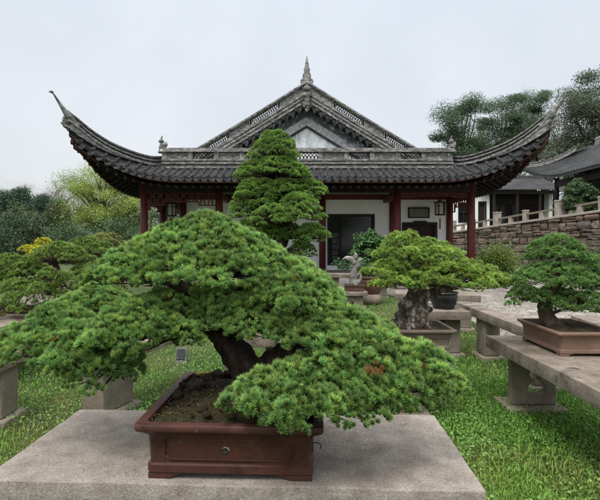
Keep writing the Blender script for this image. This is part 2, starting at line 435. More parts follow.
def gourd_panel(w, h, t, T):
    """pedestal panel with a vase-shaped hole right through it"""
    bm = bmesh.new()
    outer = [(-w/2, 0), (w/2, 0), (w/2, h), (-w/2, h)]
    G = [(141, 250), (150, 255), (153, 270), (149, 288), (146, 300), (158, 312), (168, 326), (167, 342), (155, 352), (138, 355), (123, 350), (116, 338), (120, 324), (130, 312), (134, 302), (126, 292), (121, 278), (127, 260)]
    inner = [((x-132)/165*w*1.2, (402-z)/205*h) for x, z in G]
    def ring(pts):
        vs = [bm.verts.new((x, 0, z)) for x, z in pts]
        return vs, [bm.edges.new((vs[i], vs[(i+1) % len(vs)])) for i in range(len(vs))]
    v1, e1 = ring(outer); v2, e2 = ring(inner)
    bmesh.ops.triangle_fill(bm, edges=e1+e2, use_beauty=True)
    g = bmesh.ops.extrude_face_region(bm, geom=bm.faces[:])
    for v in [x for x in g['geom'] if isinstance(x, bmesh.types.BMVert)]: v.co.y += t
    bm.verts.index_update(); m = MB()
    m.add([T @ v.co for v in bm.verts], [[l.index for l in f.verts] for f in bm.faces]); bm.free()
    return m

def bench(label, x, y, w, d, top, rz, peds, th=.10, mat='slab_dark', group='stone display benches', plate=True, slab_amp=.004, pedw=None):
    """slab centred x,y; peds = list of (dx, dy, width, depth, kind)"""
    t = thing('stone_bench', (x, y, 0), label, 'bench', group, rz)
    T = world(t)
    rough_slab(-w/2, w/2, -d/2, d/2, top-th, top, T, slab_amp).build('slab', mat, t, True)
    for (dx, dy, pw, pd, kind) in peds:
        Tp = T @ Matrix.Translation((dx, dy, 0)); base = 0.05 if plate else 0.0
        if kind == 'gourd':
            q = gourd_panel(pw, top-th-base, .055, Tp @ Matrix.Translation((0, -.06, base))).build('pedestal', 'pedestal', t, bevel=.012)
        else:
            q = rough_slab(-pw/2, pw/2, -pd/2, pd/2, base, top-th, Tp, .003, .15, .012).build('pedestal', 'pedestal', t, True)
        if plate:
            rough_slab(-pw/2-.05, pw/2+.05, -pd/2-.05, pd/2+.05, -.02, .048, Tp, .006, .12, .012).build('plinth', 'pedestal', q, True)
    return t

def rring(w, d, r, z, n=4):
    pts = []
    for (cx, cy, a0) in ((w/2-r, d/2-r, 0), (-w/2+r, d/2-r, 90), (-w/2+r, -d/2+r, 180), (w/2-r, -d/2+r, 270)):
        for k in range(n+1):
            a = R(a0+90*k/n); pts.append((cx+r*math.cos(a), cy+r*math.sin(a), z))
    return pts

def rect_pot(t, w, d, h, mat, flare=.034, lip=.03, panel=True, soil_h=.92):
    T = world(t); m = MB()
    bz = h*.10
    prof = [(flare+.012, bz*.95), (flare, bz), (flare-.004, bz+.004), (flare-.004, bz+h*.14), (flare+.003, bz+h*.165), (flare-.001, h*.70), (flare-.006, h*.76),
            (.012, h*.84), (.002, h*.87), (0, h*.89), (0, h*.97), (.002, h*.99), (.008, h), (lip-.006, h), (lip, h*.985), (lip+.006, h*.6)]
    rings = [rring(w-2*i, d-2*i, .012+.006, z) for i, z in prof]
    n = len(rings[0]); vs = [T @ Vector(p) for q in rings for p in q]
    fs = [(i*n+k, i*n+(k+1) % n, (i+1)*n+(k+1) % n, (i+1)*n+k) for i in range(len(rings)-1) for k in range(n)]
    fs.append(tuple(range(n-1, -1, -1))); m.add(vs, fs)
    p = m.build('pot', mat, t, True)
    md = p.modifiers.new('edge', 'EDGE_SPLIT'); md.split_angle = R(35)
    # bracket feet
    fw, fd = w-2*flare, d-2*flare
    for sx in (-1, 1):
        for sy in (-1, 1):
            f = MB(); L = w*.17
            for (ax, ln) in ((0, L), (1, L*.9)):
                if ax == 0:
                    x0 = sx*fw/2; prof2 = [(x0, 0), (x0-sx*ln*.72, 0), (x0-sx*ln*.85, bz*.55), (x0-sx*ln*1.25, bz*.98), (x0, bz*.98)]
                    y0 = sy*(fd/2-.0005); f.prism([T @ Vector((a, y0, b)) for a, b in prof2], T.to_3x3() @ Vector((0, -sy*.022, 0)))
                else:
                    y0 = sy*fd/2; prof2 = [(y0-sy*.0225, 0), (y0-sy*ln*.72, 0), (y0-sy*ln*.85, bz*.55), (y0-sy*ln*1.25, bz*.98), (y0-sy*.0225, bz*.98)]
                    xx = sx*(fw/2-.001); f.prism([T @ Vector((xx, a, b)) for a, b in prof2], T.to_3x3() @ Vector((-sx*.02, 0, 0)))
            f.build('foot', mat, p, bevel=.002)
    if panel:
        z0, z1 = bz+h*.24, h*.68
        for s in (-1, 1):
            f = MB(); a = w/2-flare-.055; yy = s*(d/2-flare+.0005); g = MB()
            pts = [(-a, yy, z0+.012), (-a+.012, yy, z0), (a-.012, yy, z0), (a, yy, z0+.012), (a, yy, z1), (-a, yy, z1), (-a, yy, z0+.012)]
            f.tube([T @ Vector(q) for q in pts], .0018, 6)
            f.build('panel_border', mat, p, True)
            f = MB(); a = d/2-flare-.055; xx = s*(w/2-flare+.0005)
            pts = [(xx, -a, z0+.012), (xx, -a+.012, z0), (xx, a-.012, z0), (xx, a, z0+.012), (xx, a, z1), (xx, -a, z1), (xx, -a, z0+.012)]
            f.tube([T @ Vector(q) for q in pts], .0018, 6)
            f.build('panel_border', mat, p, True)
    # soil
    sw, sd = w-2*lip-.004, d-2*lip-.004; P = []
    nn = 26
    for i in range(nn+1):
        row = []
        for j in range(nn+1):
            x, y = sw*(i/nn-.5), sd*(j/nn-.5)
            e = max(abs(i/nn-.5), abs(j/nn-.5))*2
            z = h*soil_h+h*.18*(1-e**2)+.018*mnoise.noise(Vector((x*16+t.location.x, y*16, 3)))+.009*mnoise.noise(Vector((x*50, y*50, t.location.y)))
            row.append(T @ Vector((x, y, z if e < .99 else h*soil_h-.02)))
        P.append(row)
    s = MB(); s.grid(P); s.build('soil', 'soil', t, True)
    return p

def round_pot(t, r, h, mat, c=(0, 0, 0), belly=1.05, name='pot'):
    T = world(t); o = T @ Vector(c)
    m = MB(); m.lathe(o, [(r*.62, 0), (r*.7, .0), (r*.74, h*.06), (r*.85*belly, h*.35), (r*.95*belly, h*.65), (r*.93, h*.84), (r*1.0, h*.88), (r*1.03, h*.95), (r*1.0, h), (r*.9, h), (r*.87, h*.85)], 28)
    p = m.build(name, mat, t, True); md = p.modifiers.new('edge', 'EDGE_SPLIT'); md.split_angle = R(40)
    s = MB(); s.lathe(o, [(r*.86, h*.84), (r*.86, h*.88), (r*.5, h*.95), (r*.05, h*.97)], 20); s.build('soil', 'soil', t, True)
    return p

# ================================================================== SETTING
def hill(x, y):
    z = 0.0
    a = max(0, (y-34)/40); a = min(a, 1); a = a*a*(3-2*a)
    left = 1/(1+math.exp((x+4)/4)); right = 1/(1+math.exp(-(x-15)/3))
    z += a*(3.5*left+6.5*right)
    b = min(max(0, (y-60)/90), 1); z += b*b*(3-2*b)*6*(left+right)
    return z
def ground():
    xs = np.concatenate([np.linspace(-700, -70, 10), np.linspace(-60, 60, 49), np.linspace(70, 700, 10)])
    ys = np.concatenate([np.linspace(-60, 0, 5), np.linspace(3, 150, 50), np.linspace(170, 900, 10)])
    P = [[Vector((x, y, hill(x, y)+(.0 if y > 1 else 0))) for y in ys] for x in xs]
    m = MB(); m.grid(P); o = m.build('ground', 'ground', None, True); tag(o, kind='structure')
ground()
m = MB()
edge = [(2.75, 6.3), (3.0, 7.2), (3.05, 8.2), (3.0, 9.5), (2.85, 10.7), (2.0, 12.0), (0, 12.3)]
pl = [Vector((x, y, .004)) for x, y in edge]+[Vector((0, 26, .004)), Vector((11.4, 26, .004)), Vector((11.4, 6.3, .004))]
m.add(pl, [tuple(range(len(pl)))])
tag(m.build('paving', 'plaza'), kind='structure')

# lawn: blades and small weed leaves
def lawn():
    n = 250000
    y = 1.0/rng.uniform(1/14.0, 1/1.7, n)
    x = rng.uniform(-1, 1, n)*(y*.78+1.0)
    ex, ey = np.array([e[1] for e in edge][:6]), np.array([e[0] for e in edge][:6])
    lim = np.interp(y, ex, ey, left=30)
    patch = np.array([mnoise.noise(Vector((a*.9, b*.9, 0)))+.5*mnoise.noise(Vector((a*2.7, b*2.7, 4))) for a, b in zip(x, y)])
    keep = (x < lim-.05) & (y < 12.3) & ~((np.abs(x+.19) < .76) & (y > 1.25) & (y < 1.92)) & (rng.uniform(0, 1, n) < np.where(x < 0, .80, 1.0)-.45*np.clip(patch-.15, 0, 1))
    x, y, patch = x[keep], y[keep], patch[keep]; n = len(x)
    rightside = x > .4
    hgt = (.020+.036*rng.uniform(0, 1, n)**2+np.where(rightside, .025*rng.uniform(0, 1, n), 0))*(1+.5*np.clip(-patch, -.3, .8))
    hgt *= np.where(rng.uniform(0, 1, n) < .05, 1.7, 1)
    ang = rng.uniform(0, 2*math.pi, n); lean = rng.uniform(.15, .9, n)
    D = np.stack([np.cos(ang), np.sin(ang), np.zeros(n)], 1); S = np.stack([-np.sin(ang), np.cos(ang), np.zeros(n)], 1)
    w = (.0017+.0011*y/3)[:, None]*rng.uniform(.7, 1.6, (n, 1))
    B = np.stack([x, y, np.full(n, -.004)], 1); up = np.array([0, 0, 1.0])
    M1 = B+D*(hgt*lean*.3)[:, None]+up*(hgt*.62)[:, None]; T1 = B+D*(hgt*lean)[:, None]+up*hgt[:, None]*(1-.35*lean[:, None])
    V = np.stack([B-S*w, B+S*w, M1+S*w*.8, T1, M1-S*w*.8], 1).reshape(-1, 3)
    i0 = np.arange(n)[:, None]*5
    Q = np.hstack([i0, i0+1, i0+2, i0+4]); Q2 = np.hstack([i0+4, i0+2, i0+3, i0+3])
    # straw / green mix by patch
    f = np.clip((patch+.2)*1.25+rng.normal(size=n)*.22, 0, 1)[:, None]
    f *= np.where(rightside, .5, .8)[:, None]
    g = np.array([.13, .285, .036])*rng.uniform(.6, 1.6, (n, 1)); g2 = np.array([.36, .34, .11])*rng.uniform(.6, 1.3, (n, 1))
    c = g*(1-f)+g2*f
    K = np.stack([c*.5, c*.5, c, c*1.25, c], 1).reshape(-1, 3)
    tri = Q2[:, :3]
    # weed leaves
    k = 75000; yy = 1.0/rng.uniform(1/11.5, 1/1.8, k); xx = rng.uniform(-1, .9, k)*(yy*.78+.8)
    pn = np.array([mnoise.noise(Vector((a*1.3+5, b*1.3, 7))) for a, b in zip(xx, yy)])
    lim = np.interp(yy, ex, ey, left=30)
    kp = (rng.uniform(0, 1, k) < np.where(xx < .2, .65+pn*1.4, .62+pn*1.2)) & (xx < lim-.05) & ~((np.abs(xx+.19) < .76) & (yy > 1.25) & (yy < 1.92))
    xx, yy = xx[kp], yy[kp]
    Pw = np.stack([xx, yy, rng.uniform(.015, .075, len(xx))], 1)
    wv, wq, wk = leaves(Pw, np.tile([0, 0, 1.0], (len(xx), 1)), .020, .7, (.11, .25, .045), (.23, .41, .11), .35, .45)
    fl = rng.uniform(0, 1, len(xx)) < .004
    wk[np.repeat(fl, 4)] = (.6, .62, .5)
    # all as triangles
    def tris(q): return np.vstack([q[:, [0, 1, 2]], q[:, [0, 2, 3]]])
    Vt = np.vstack([V, wv]); Ft = np.vstack([tris(Q), tri, tris(wq)+len(V)]); Kt = np.vstack([K, wk])
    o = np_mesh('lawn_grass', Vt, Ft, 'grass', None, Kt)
    tag(o, 'green lawn grass with weeds and straw patches among the benches', 'grass', kind='stuff')
lawn()

# ================================================================== MAIN BONSAI
YAW = R(-2.5)
bench('wide pinkish stone bench in the foreground under the large red pot', -.185, 1.61, 1.50, .57, .65, YAW,
      [(-.5, .02, .34, .30, 'box'), (.5, .02, .34, .30, 'box')], th=.09, slab_amp=.003, mat='slab')

mp = thing('potted_pine', (-.187, 1.592, .651), 'large spreading white pine bonsai in a rectangular red clay pot in the foreground', 'bonsai', 'potted bonsai trees', YAW)
pot = rect_pot(mp, .566, .545, .176, 'clay_red')
T = world(mp)
def drain(T, x, y, z):
    f = MB(); c = T @ Vector((x, y, z))
    pts = [T @ Vector((x+.0105*math.cos(a), y+.001, z+.0095*math.sin(a))) for a in np.linspace(R(-20), R(170), 12)]
    f.tube(pts, [.001, .002, .003, .0027, .003, .0024, .0026, .003, .0024, .002, .0015, .001], 6, .5, 90)
    for dx, dz, r in ((-.005, -.003, .0028), (.000, -.003, .003), (.005, -.003, .0026), (-.002, -.007, .0026), (.003, .001, .002)): f.blob(T @ Vector((x+dx, y, z+dz)), r, 1, .4, 2, (1, .5, 1))
    f.build('drain_chip', 'pale', pot, True, 'pale chipped mortar around the drain hole')
    d = MB(); d.tube([T @ Vector((x, y-.001, z)), T @ Vector((x, y+.006, z))], [.0105, .0105], 16)
    d.build('drain_hole', 'wire', pot)
drain(T, -.012, -.545/2+.0345, .088)
f = MB(); f.tube(smooth_path([T @ Vector((.253, -.2, .10)), T @ Vector((.268, -.205, .102)), T @ Vector((.276, -.205, .094)), T @ Vector((.274, -.205, .084))], 4), .0016, 6)
f.build('wire_loop', 'wire', pot, True)
nl = 420
Pn = np.stack([rng.uniform(-.92, .54, nl), rng.uniform(1.35, 1.86, nl), np.full(nl, .6525)], 1)
wgt = rng.uniform(0, 1, nl) < np.exp(-np.abs(Pn[:, 0]-.1)*1.6); Pn = Pn[wgt]
tag(np_mesh('fallen_needles', *leaves(Pn, np.tile([0, 0, 1.], (len(Pn), 1)), .02, .075, (.06, .04, .018), (.17, .12, .05), .3, .05)[:2], 'needle', None, np.tile([.13, .085, .035], (len(Pn)*4, 1))), 'dry brown pine needles scattered over the foreground stone bench', 'needles', kind='stuff')
# clods and moss on the soil
f = MB()
for k in range(60):
    x, y = rng.uniform(-.24, .02), rng.uniform(-.22, .235)
    f.blob(T @ Vector((x, y, .182+rng.uniform(-.006, .010)-.05*max(0, abs(x+.02)-.17)-.05*max(0, abs(y)-.17))), rng.uniform(.005, .014), 2, .5, 2.2, (1, 1, .75))
for (x, y, r) in ((-.13, .18, .026), (-.085, .20, .022), (-.16, .15, .018), (-.215, -.05, .02), (-.05, .21, .019), (-.1, -.17, .016)):
    f.blob(T @ Vector((x, y, .187)), r, 2, .6, 2.3, (1, 1, .8))
f.build('soil_clods', 'soil', mp, True)['kind'] = 'stuff'
nl = 2600
xy = np.stack([rng.uniform(-.245, .23, nl), rng.uniform(-.235, .235, nl)], 1)
zz_ = np.array([.163+.030*(1-max(abs(a)/.25, abs(b)/.24)**2)+.018*mnoise.noise(Vector((a*16-.187, b*16, 3))) for a, b in xy])+rng.uniform(.001, .010, nl)
Pn = np.hstack([xy, zz_[:, None]]) @ np.array(T.to_3x3()).T+np.array(T.translation)
tone = rng.uniform(0, 1, nl) < .45
va = leaves(Pn[tone], np.tile([0, 0, 1.], (tone.sum(), 1)), .017, .10, (.05, .03, .012), (.16, .10, .045), .3, .35)
vb = leaves(Pn[~tone], np.tile([0, 0, 1.], ((~tone).sum(), 1)), .007, .7, (.03, .045, .010), (.10, .12, .03), .3, .9)
np_mesh('needle_litter', *cat([va, vb])[:2], 'needle', mp, cat([va, vb])[2])['kind'] = 'stuff'
f = MB(); f.blob(T @ Vector((-.205, .232, .176)), .020, 2, .5, 2, (1.4, .8, .35)); f.blob(T @ Vector((-.175, .238, .178)), .012, 2, .5, 2, (1.4, .8, .4)); f.build('moss', 'moss', mp, True)

tr = MB()
def w3(px, py, Y, r): p = at(px, py, Y); return (p.x, p.y, p.z, r)
limb(tr, [w3(259, 396, 1.63, .115), w3(252, 380, 1.63, .076), w3(243, 362, 1.63, .055), w3(230, 344, 1.64, .049), w3(218, 325, 1.66, .043), w3(214, 300, 1.68, .042), w3(210, 268, 1.70, .03), w3(209, 236, 1.72, .012)], 16, .28, 6, 26)
limb(tr, [w3(258, 382, 1.64, .065), w3(278, 362, 1.62, .058), w3(300, 345, 1.6, .040), w3(330, 322, 1.6, .026), w3(352, 300, 1.6, .012)], 12, .3, 6, 26)
for a in range(7):   # surface roots
    an = a*2*math.pi/7+.3; p = at(255, 385, 1.63)
    limb(tr, [(p.x, p.y, p.z-.005, .04), (p.x+.09*math.cos(an), p.y+.09*math.sin(an), p.z-.035, .025), (p.x+.16*math.cos(an), p.y+.15*math.sin(an), p.z-.06, .008)], 8, .3, 5, 26)
tro = tr.build('trunk', 'bark', mp, True)
br = MB()
limb(br, [w3(216, 303, 1.67, .026), w3(190, 290, 1.55, .021), w3(165, 281, 1.50, .013), w3(135, 279, 1.55, .008), w3(115, 277, 1.60, .003)], 8, .3, 6, 30)
limb(br, [w3(214, 298, 1.67, .024), w3(240, 284, 1.56, .019), w3(270, 279, 1.5, .014), w3(300, 275, 1.52, .008)], 8, .3, 6, 30)
limb(br, [w3(230, 340, 1.63, .024), w3(205, 335, 1.55, .017), w3(175, 336, 1.5, .012), w3(150, 346, 1.5, .010), w3(120, 360, 1.52, .008), w3(90, 362, 1.55, .006)], 8, .3, 6, 30)
limb(br, [w3(205, 338, 1.55, .02), w3(160, 325, 1.5, .014), w3(110, 330, 1.55, .010), w3(50, 345, 1.6, .005)], 8, .3, 6, 30)
limb(br, [w3(225, 330, 1.66, .02), w3(190, 318, 1.75, .016), w3(140, 312, 1.85, .01), w3(100, 308, 1.92, .005)], 8, .3, 6, 30)
limb(br, [w3(280, 356, 1.61, .026), w3(320, 368, 1.5, .02), w3(300, 395, 1.38, .012), w3(270, 408, 1.32, .006)], 8, .3, 6, 30)
limb(br, [w3(300, 345, 1.6, .024), w3(350, 355, 1.54, .018), w3(400, 370, 1.48, .011), w3(430, 378, 1.46, .005)], 8, .3, 6, 30)
limb(br, [w3(222, 320, 1.66, .02), w3(250, 318, 1.55, .014), w3(270, 322, 1.45, .008)], 8, .3, 6, 30)
br.build('branches', 'bark', tro, True)

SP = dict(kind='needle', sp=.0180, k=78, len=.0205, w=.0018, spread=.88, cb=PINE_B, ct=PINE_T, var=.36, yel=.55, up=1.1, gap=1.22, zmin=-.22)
def ppx(px, rim, Y, half, ry, hpx, anc, r=.034, power=1.3, slope=(0, 0), dead=None, sp=None):
    c = at(px, rim, Y); k = Y/F
    return pad(mp, c, half*k, ry, hpx*k, r, at(*anc), sp or SP, slope, power, dead_at=dead)
ppx(206, 274, 1.70, 106, .36, 58, (212, 272, 1.70), power=1.3)
ppx(206, 328, 1.60, 122, .25, 40, (220, 318, 1.62), power=1.9, dead=(*at(163, 292, 1.40), .013))
ppx(60, 352, 1.58, 70, .20, 42, (110, 345, 1.54), power=1.8)
ppx(100, 379, 1.54, 46, .18, 50, (120, 360, 1.52), power=2.2)
ppx(82, 364, 1.50, 54, .17, 40, (110, 352, 1.52), power=2.2)
ppx(138, 342, 1.48, 60, .17, 38, (160, 330, 1.5), power=1.9)
ppx(98, 312, 1.95, 50, .19, 24, (120, 310, 1.88), power=1.8)
ppx(298, 302, 1.64, 62, .27, 38, (305, 312, 1.6), slope=(-.28, 0), power=1.7)
ppx(345, 345, 1.54, 88, .24, 34, (335, 342, 1.56), slope=(-.26, 0), power=1.8)
ppx(366, 372, 1.46, 82, .20, 42, (365, 362, 1.5), slope=(-.1, 0), power=1.8, dead=(*at(379, 364, 1.31), .022))
ppx(310, 404, 1.35, 98, .16, 42, (305, 394, 1.40), power=1.8)
ppx(418, 381, 1.45, 47, .17, 36, (405, 372, 1.47), power=1.8)
ppx(300, 414, 1.26, 46, .10, 26, (310, 400, 1.34), power=1.8)
ppx(262, 404, 1.30, 48, .12, 26, (285, 392, 1.36), power=1.8)
ppx(352, 405, 1.34, 62, .13, 34, (345, 395, 1.38), power=1.9)
ppx(398, 394, 1.40, 48, .13, 28, (390, 385, 1.42), power=1.9)

# ================================================================== NEAR AND MIDDLE BENCHES
b_c = bench('pale stone bench behind the foreground pine, under the pale-trunked bonsai', .52, 3.66, 1.30, .72, .52, R(-1),
      [(-.45, 0, .32, .4, 'box'), (.39, 0, .16, .4, 'box')])
bench('stone bench with a vase-shaped hole through its pedestal, right of the lawn', 1.96, 2.95, .64, 1.84, .56, 0,
      [(-.04, .73, .37, .2, 'gourd'), (-.04, -.62, .37, .2, 'gourd')])
bench('narrow stone bench running back along the pebble paving at the right', 2.24, 4.97, .20, 2.1, .56, 0,
      [(.02, -.75, .18, .24, 'box'), (.02, .30, .18, .24, 'box')])
bench('small stone bench carrying the round black pot', 1.66, 5.45, .72, .55, .56, 0, [(-.12, 0, .3, .3, 'box'), (.2, 0, .18, .3, 'box')])
bench('pale stone bench with a rounded end behind the pale trunk', 2.2, 7.05, 1.25, .5, .56, R(-12), [(-.42, 0, .22, .3, 'box'), (.4, 0, .22, .3, 'box')])
bench('pink stone bench at the right edge behind the tan pot', 3.30, 4.55, .68, .62, .56, R(-8), [(-.2, 0, .2, .3, 'box'), (.2, 0, .2, .3, 'box')])
bench('stone bench at an angle behind the left tip of the foreground pine', -1.33, 3.80, .34, 1.0, .56, R(-20),
      [(-.085, -.24, .20, .34, 'box')])
bench('stone bench whose pedestal stands at the left edge of the picture', -2.42, 3.42, .58, .42, .52, R(3), [(.02, .0, .46, .22, 'box')])
bench('long stone bench running back on the left under the sprawling bonsai', -3.10, 5.15, .66, 2.1, .56, R(0), [(0, -.7, .4, .25, 'box'), (0, .7, .4, .25, 'box')])
bench('weathered stone bench farther back on the left, behind the sprawling bonsai', -3.35, 7.0, .9, .9, .60, R(20), [(0, 0, .5, .3, 'box')])
bench('low grey stone bench before the pavilion window', 1.42, 12.0, 1.05, .45, .50, 0, [(-.36, 0, .2, .3, 'box'), (.36, 0, .2, .3, 'box')], th=.09)

# small plant label on the lawn
t = thing('plant_label', (*at(181, 363, 5.05).to_2d(), 0), 'small grey label post with a dark panel on the left lawn', 'plant label', None, R(4))
T = world(t)
m = MB(); m.prism([T @ Vector(p) for p in ((-.062, -.03, -.02), (-.062, .045, -.02), (-.062, .045, .165), (-.062, .02, .17))], T.to_3x3() @ Vector((.124, 0, 0))); m.build('label_block', 'plaque_grey', t, bevel=.003)
m = MB(); m.prism([T @ Vector(p) for p in ((-.048, -.0225, .05), (-.048, -.0205, .05), (-.048, .0125, .155), (-.048, .0105, .155))], T.to_3x3() @ Vector((.096, 0, 0))); m.build('panel', 'sign_dark', t)

# ================================================================== OTHER BONSAI
def bonsai(label, base, pads, spec, r, trunk, potfn, tmat='bark', tw=.004, extra=None):
    t = thing('potted_pine', base, label, 'bonsai', 'potted bonsai trees')
    potfn(t)
    m = MB()
    for pts in trunk: limb(m, pts, 18, .5 if tmat == 'bark_pale' else .3, 8, 16)
    tro = m.build('trunk', tmat, t, True)
    bm_ = MB()
    top = [Vector(p[:3]) for p in trunk[0]][-max(1, len(trunk[0])-2):]
    for p in pads:
        px, rim, Y, half, ry, hpx = p[:6]; sp = dict(spec)
        pw = 1.6
        for q in p[6:]:
            if isinstance(q, dict): sp.update(q)
            else: pw = q
        c = at(px, rim, Y); k = Y/F; anc = c+Vector((0, 0, hpx*k*.15))
        near = min(top, key=lambda q: (q-anc).length+max(0, q.z-anc.z)*1.5)
        limb(bm_, [(*near, tw*4.5), (*(near.lerp(anc, .5)+Vector((0, 0, .02))), tw*3), (*anc, tw*1.4)], 6, .3, 5, 20)
        pad(t, c, half*k, ry, hpx*k, r, anc, sp, power=pw, twigmat=tmat, tw=tw)
    bm_.build('branches', tmat, tro, True)
    return t

# pale-trunked bonsai, middle
SPM = dict(kind='needle', sp=.026, k=28, len=.027, w=.0031, spread=1.0, cb=(.010, .026, .006), ct=(.33, .54, .12), var=.34, yel=.45, gap=1.42, zmin=.05, up=1.0)
Ym = 3.62
bx, by = at(408, 300, Ym).x, Ym
bonsai('wide pine bonsai with a thick pale flaking trunk in a tan rectangular pot', (.875, 3.64, .522),
       [(404, 258, 3.65, 38, .26, 26), (425, 270, 3.65, 62, .32, 24), (388, 276, 3.55, 32, .22, 15), (446, 284, 3.55, 68, .30, 20), (494, 285, 3.6, 30, .24, 15), (470, 276, 3.65, 34, .24, 14), (398, 284, 3.45, 34, .18, 13), (424, 256, 3.8, 40, .25, 16)],
       SPM, .058,
       [[w3(412, 334, Ym, .155), w3(413, 322, Ym, .12), w3(415, 306, Ym, .098), w3(417, 292, Ym, .085), w3(412, 275, Ym, .05), w3(405, 250, Ym, .025)],
        [w3(415, 298, Ym, .06), w3(440, 288, 3.6, .05), w3(470, 284, 3.58, .025)],
        [w3(396, 326, 3.55, .05), w3(386, 333, 3.5, .02)], [w3(424, 327, 3.52, .05), w3(434, 333, 3.5, .02)]],
       lambda t: rect_pot(t, .72, .46, .17, 'clay_grey', .045, .03, False), 'bark_pale', .005)

# cloud-pruned tall pine
SPC = dict(kind='needle', gap=1.1, up=1.2, zmin=-.15, sp=.0185, k=18, len=.022, w=.0034, spread=1.0, cb=(.008, .026, .007), ct=(.27, .49, .105), var=.3, yel=.3)  # dark bases and bright tips paint extra shade between the tiers
Yc = 4.8
def cpot(t): rect_pot(t, .6, .5, .18, 'clay_brown', .03, .03, False)
bench('stone stand behind the foreground pine under the tall cloud-pruned pine', -.1, 4.8, .8, .7, .42, 0, [(0, 0, .4, .4, 'box')])
bonsai('tall cloud-pruned pine with stacked rounded tiers before the pavilion gable', (-.12, Yc, .422),
       [(275, 158, Yc, 29, .28, 26, 2.0), (275, 177, Yc, 39, .36, 18, 3), (258, 198, Yc-.05, 26, .28, 18, 3), (285, 195, Yc, 24, .30, 14, 3), (310, 196, Yc, 19, .22, 15, 3), (241, 216, Yc-.05, 16, .18, 15, 3), (263, 208, Yc-.1, 18, .2, 17, 3),
        (298, 218, Yc-.2, 29, .28, 24, 2.4), (273, 223, Yc-.25, 26, .26, 17, 3), (311, 241, Yc-.1, 22, .22, 16, 3), (302, 255, Yc-.05, 16, .18, 13, 3), (256, 240, Yc, 32, .28, 20, 3), (280, 238, Yc+.1, 30, .26, 15, 3)],
       SPC, .042,
       [[(-.18, Yc, .55, .10), (-.14, Yc, .9, .085), (-.18, Yc+.02, 1.2, .07), (-.1, Yc, 1.5, .055), (-.16, Yc, 1.8, .04), (-.24, Yc, 2.1, .02), (-.25, Yc, 2.3, .01)]],
       cpot, 'bark', .005)

# right bonsai
SPR = dict(kind='needle', up=1.1, gap=1.15, sp=.0195, k=20, len=.022, w=.0032, spread=1.0, cb=(.006, .022, .008), ct=(.21, .40, .11), var=.32, yel=.2)
Yr = 3.45
bonsai('dark green tiered pine in a tan footed pot on the right bench', (2.06, 3.42, .562),
       [(558, 258, Yr, 35, .22, 21, 2.2), (590, 270, Yr+.05, 28, .2, 12, 2.4), (556, 282, Yr-.05, 44, .28, 17, 2.6), (598, 287, Yr, 28, .22, 13, 2.6), (527, 301, Yr-.05, 26, .18, 13, 2.4), (582, 310, Yr-.15, 36, .20, 17, 2.4), (556, 300, Yr+.15, 30, .2, 10, 2.4)],
       SPR, .042,
       [[w3(562, 336, Yr-.02, .085), w3(555, 327, Yr-.02, .065), w3(546, 316, Yr, .054), w3(545, 302, Yr, .046), w3(556, 285, Yr, .03), w3(558, 262, Yr, .018), w3(558, 245, Yr, .008)]],
       lambda t: rect_pot(t, .46, .60, .172, 'clay_tan', .032, .025, False, .86), 'bark_mid', .0035)

# small round black pot plant
SPB = dict(kind='leaf', sp=.03, k=4, len=.045, w=.5, cb=(.02, .055, .012), ct=(.07, .15, .03), var=.3)
t = bonsai('little tree in a round black pot behind the pale trunk', (1.79, 5.42, .562),
       [(443, 282, 5.45, 16, .18, 12)], SPB, .05, [[(1.79, 5.42, .70, .035), (1.78, 5.42, .84, .028), (1.80, 5.44, .95, .015)]], lambda t: round_pot(t, .165, .20, 'clay_black'), 'bark', .003)

# left sprawling bonsai
SPL = dict(kind='needle', sp=.036, k=18, len=.036, w=.0052, spread=1.0, cb=(.014, .032, .009), ct=(.23, .385, .09), var=.38, yel=.5)
Yl = 5.2
bonsai('low sprawling many-tiered pine on the long left bench', (-3.02, Yl, .562),
       [(58, 262, Yl, 40, .30, 18), (88, 254, Yl+.4, 32, .30, 16), (30, 274, Yl-.1, 28, .26, 14), (12, 290, Yl-.1, 28, .28, 17), (50, 281, Yl-.35, 20, .20, 13), (66, 288, Yl-.3, 20, .2, 14), (34, 306, Yl-.5, 28, .2, 12), (6, 276, Yl+.2, 24, .3, 13), (66, 304, Yl-.5, 16, .16, 10), (10, 270, Yl, 30, .3, 16), (46, 296, Yl-.4, 28, .22, 14), (10, 312, Yl-.5, 32, .22, 18), (90, 278, Yl, 24, .25, 14), (24, 292, Yl-.3, 26, .24, 14)],
       SPL, .07,
       [[(-2.85, Yl, .66, .10), (-2.8, Yl-.05, .82, .075), (-2.75, Yl, .95, .06), (-2.8, Yl+.05, 1.06, .045), (-2.9, Yl+.1, 1.16, .02)], [(-2.8, Yl-.02, .8, .06), (-3.1, Yl-.1, .86, .045), (-3.4, Yl-.1, .85, .02)]],
       lambda t: rect_pot(t, .62, .45, .11, 'clay_brown', .03, .03, False), 'bark', .006)
for px_, py_, Y, r, lab in ((36, 299, 4.75, .16, 'long pinkish rock lying under the sprawling bonsai'), (78, 294, 5.3, .10, 'small pinkish rock beside the sprawling bonsai')):
    p = at(px_, py_, Y); m = MB(); m.blob(p+Vector((0, 0, -.02)), r, 3, .5, 2, (1.25, .7, .45)); tag(m.build('rock', 'slab', None, True), lab, 'rock', 'rocks on the left benches')
SPL2 = dict(SPL); SPL2.update(cb=(.04, .06, .02), ct=(.28, .34, .12))
bench('stone stand behind the sprawling bonsai on the left, farther right', -2.72, 6.35, .7, .6, .5, 0, [(0, 0, .35, .35, 'box')])
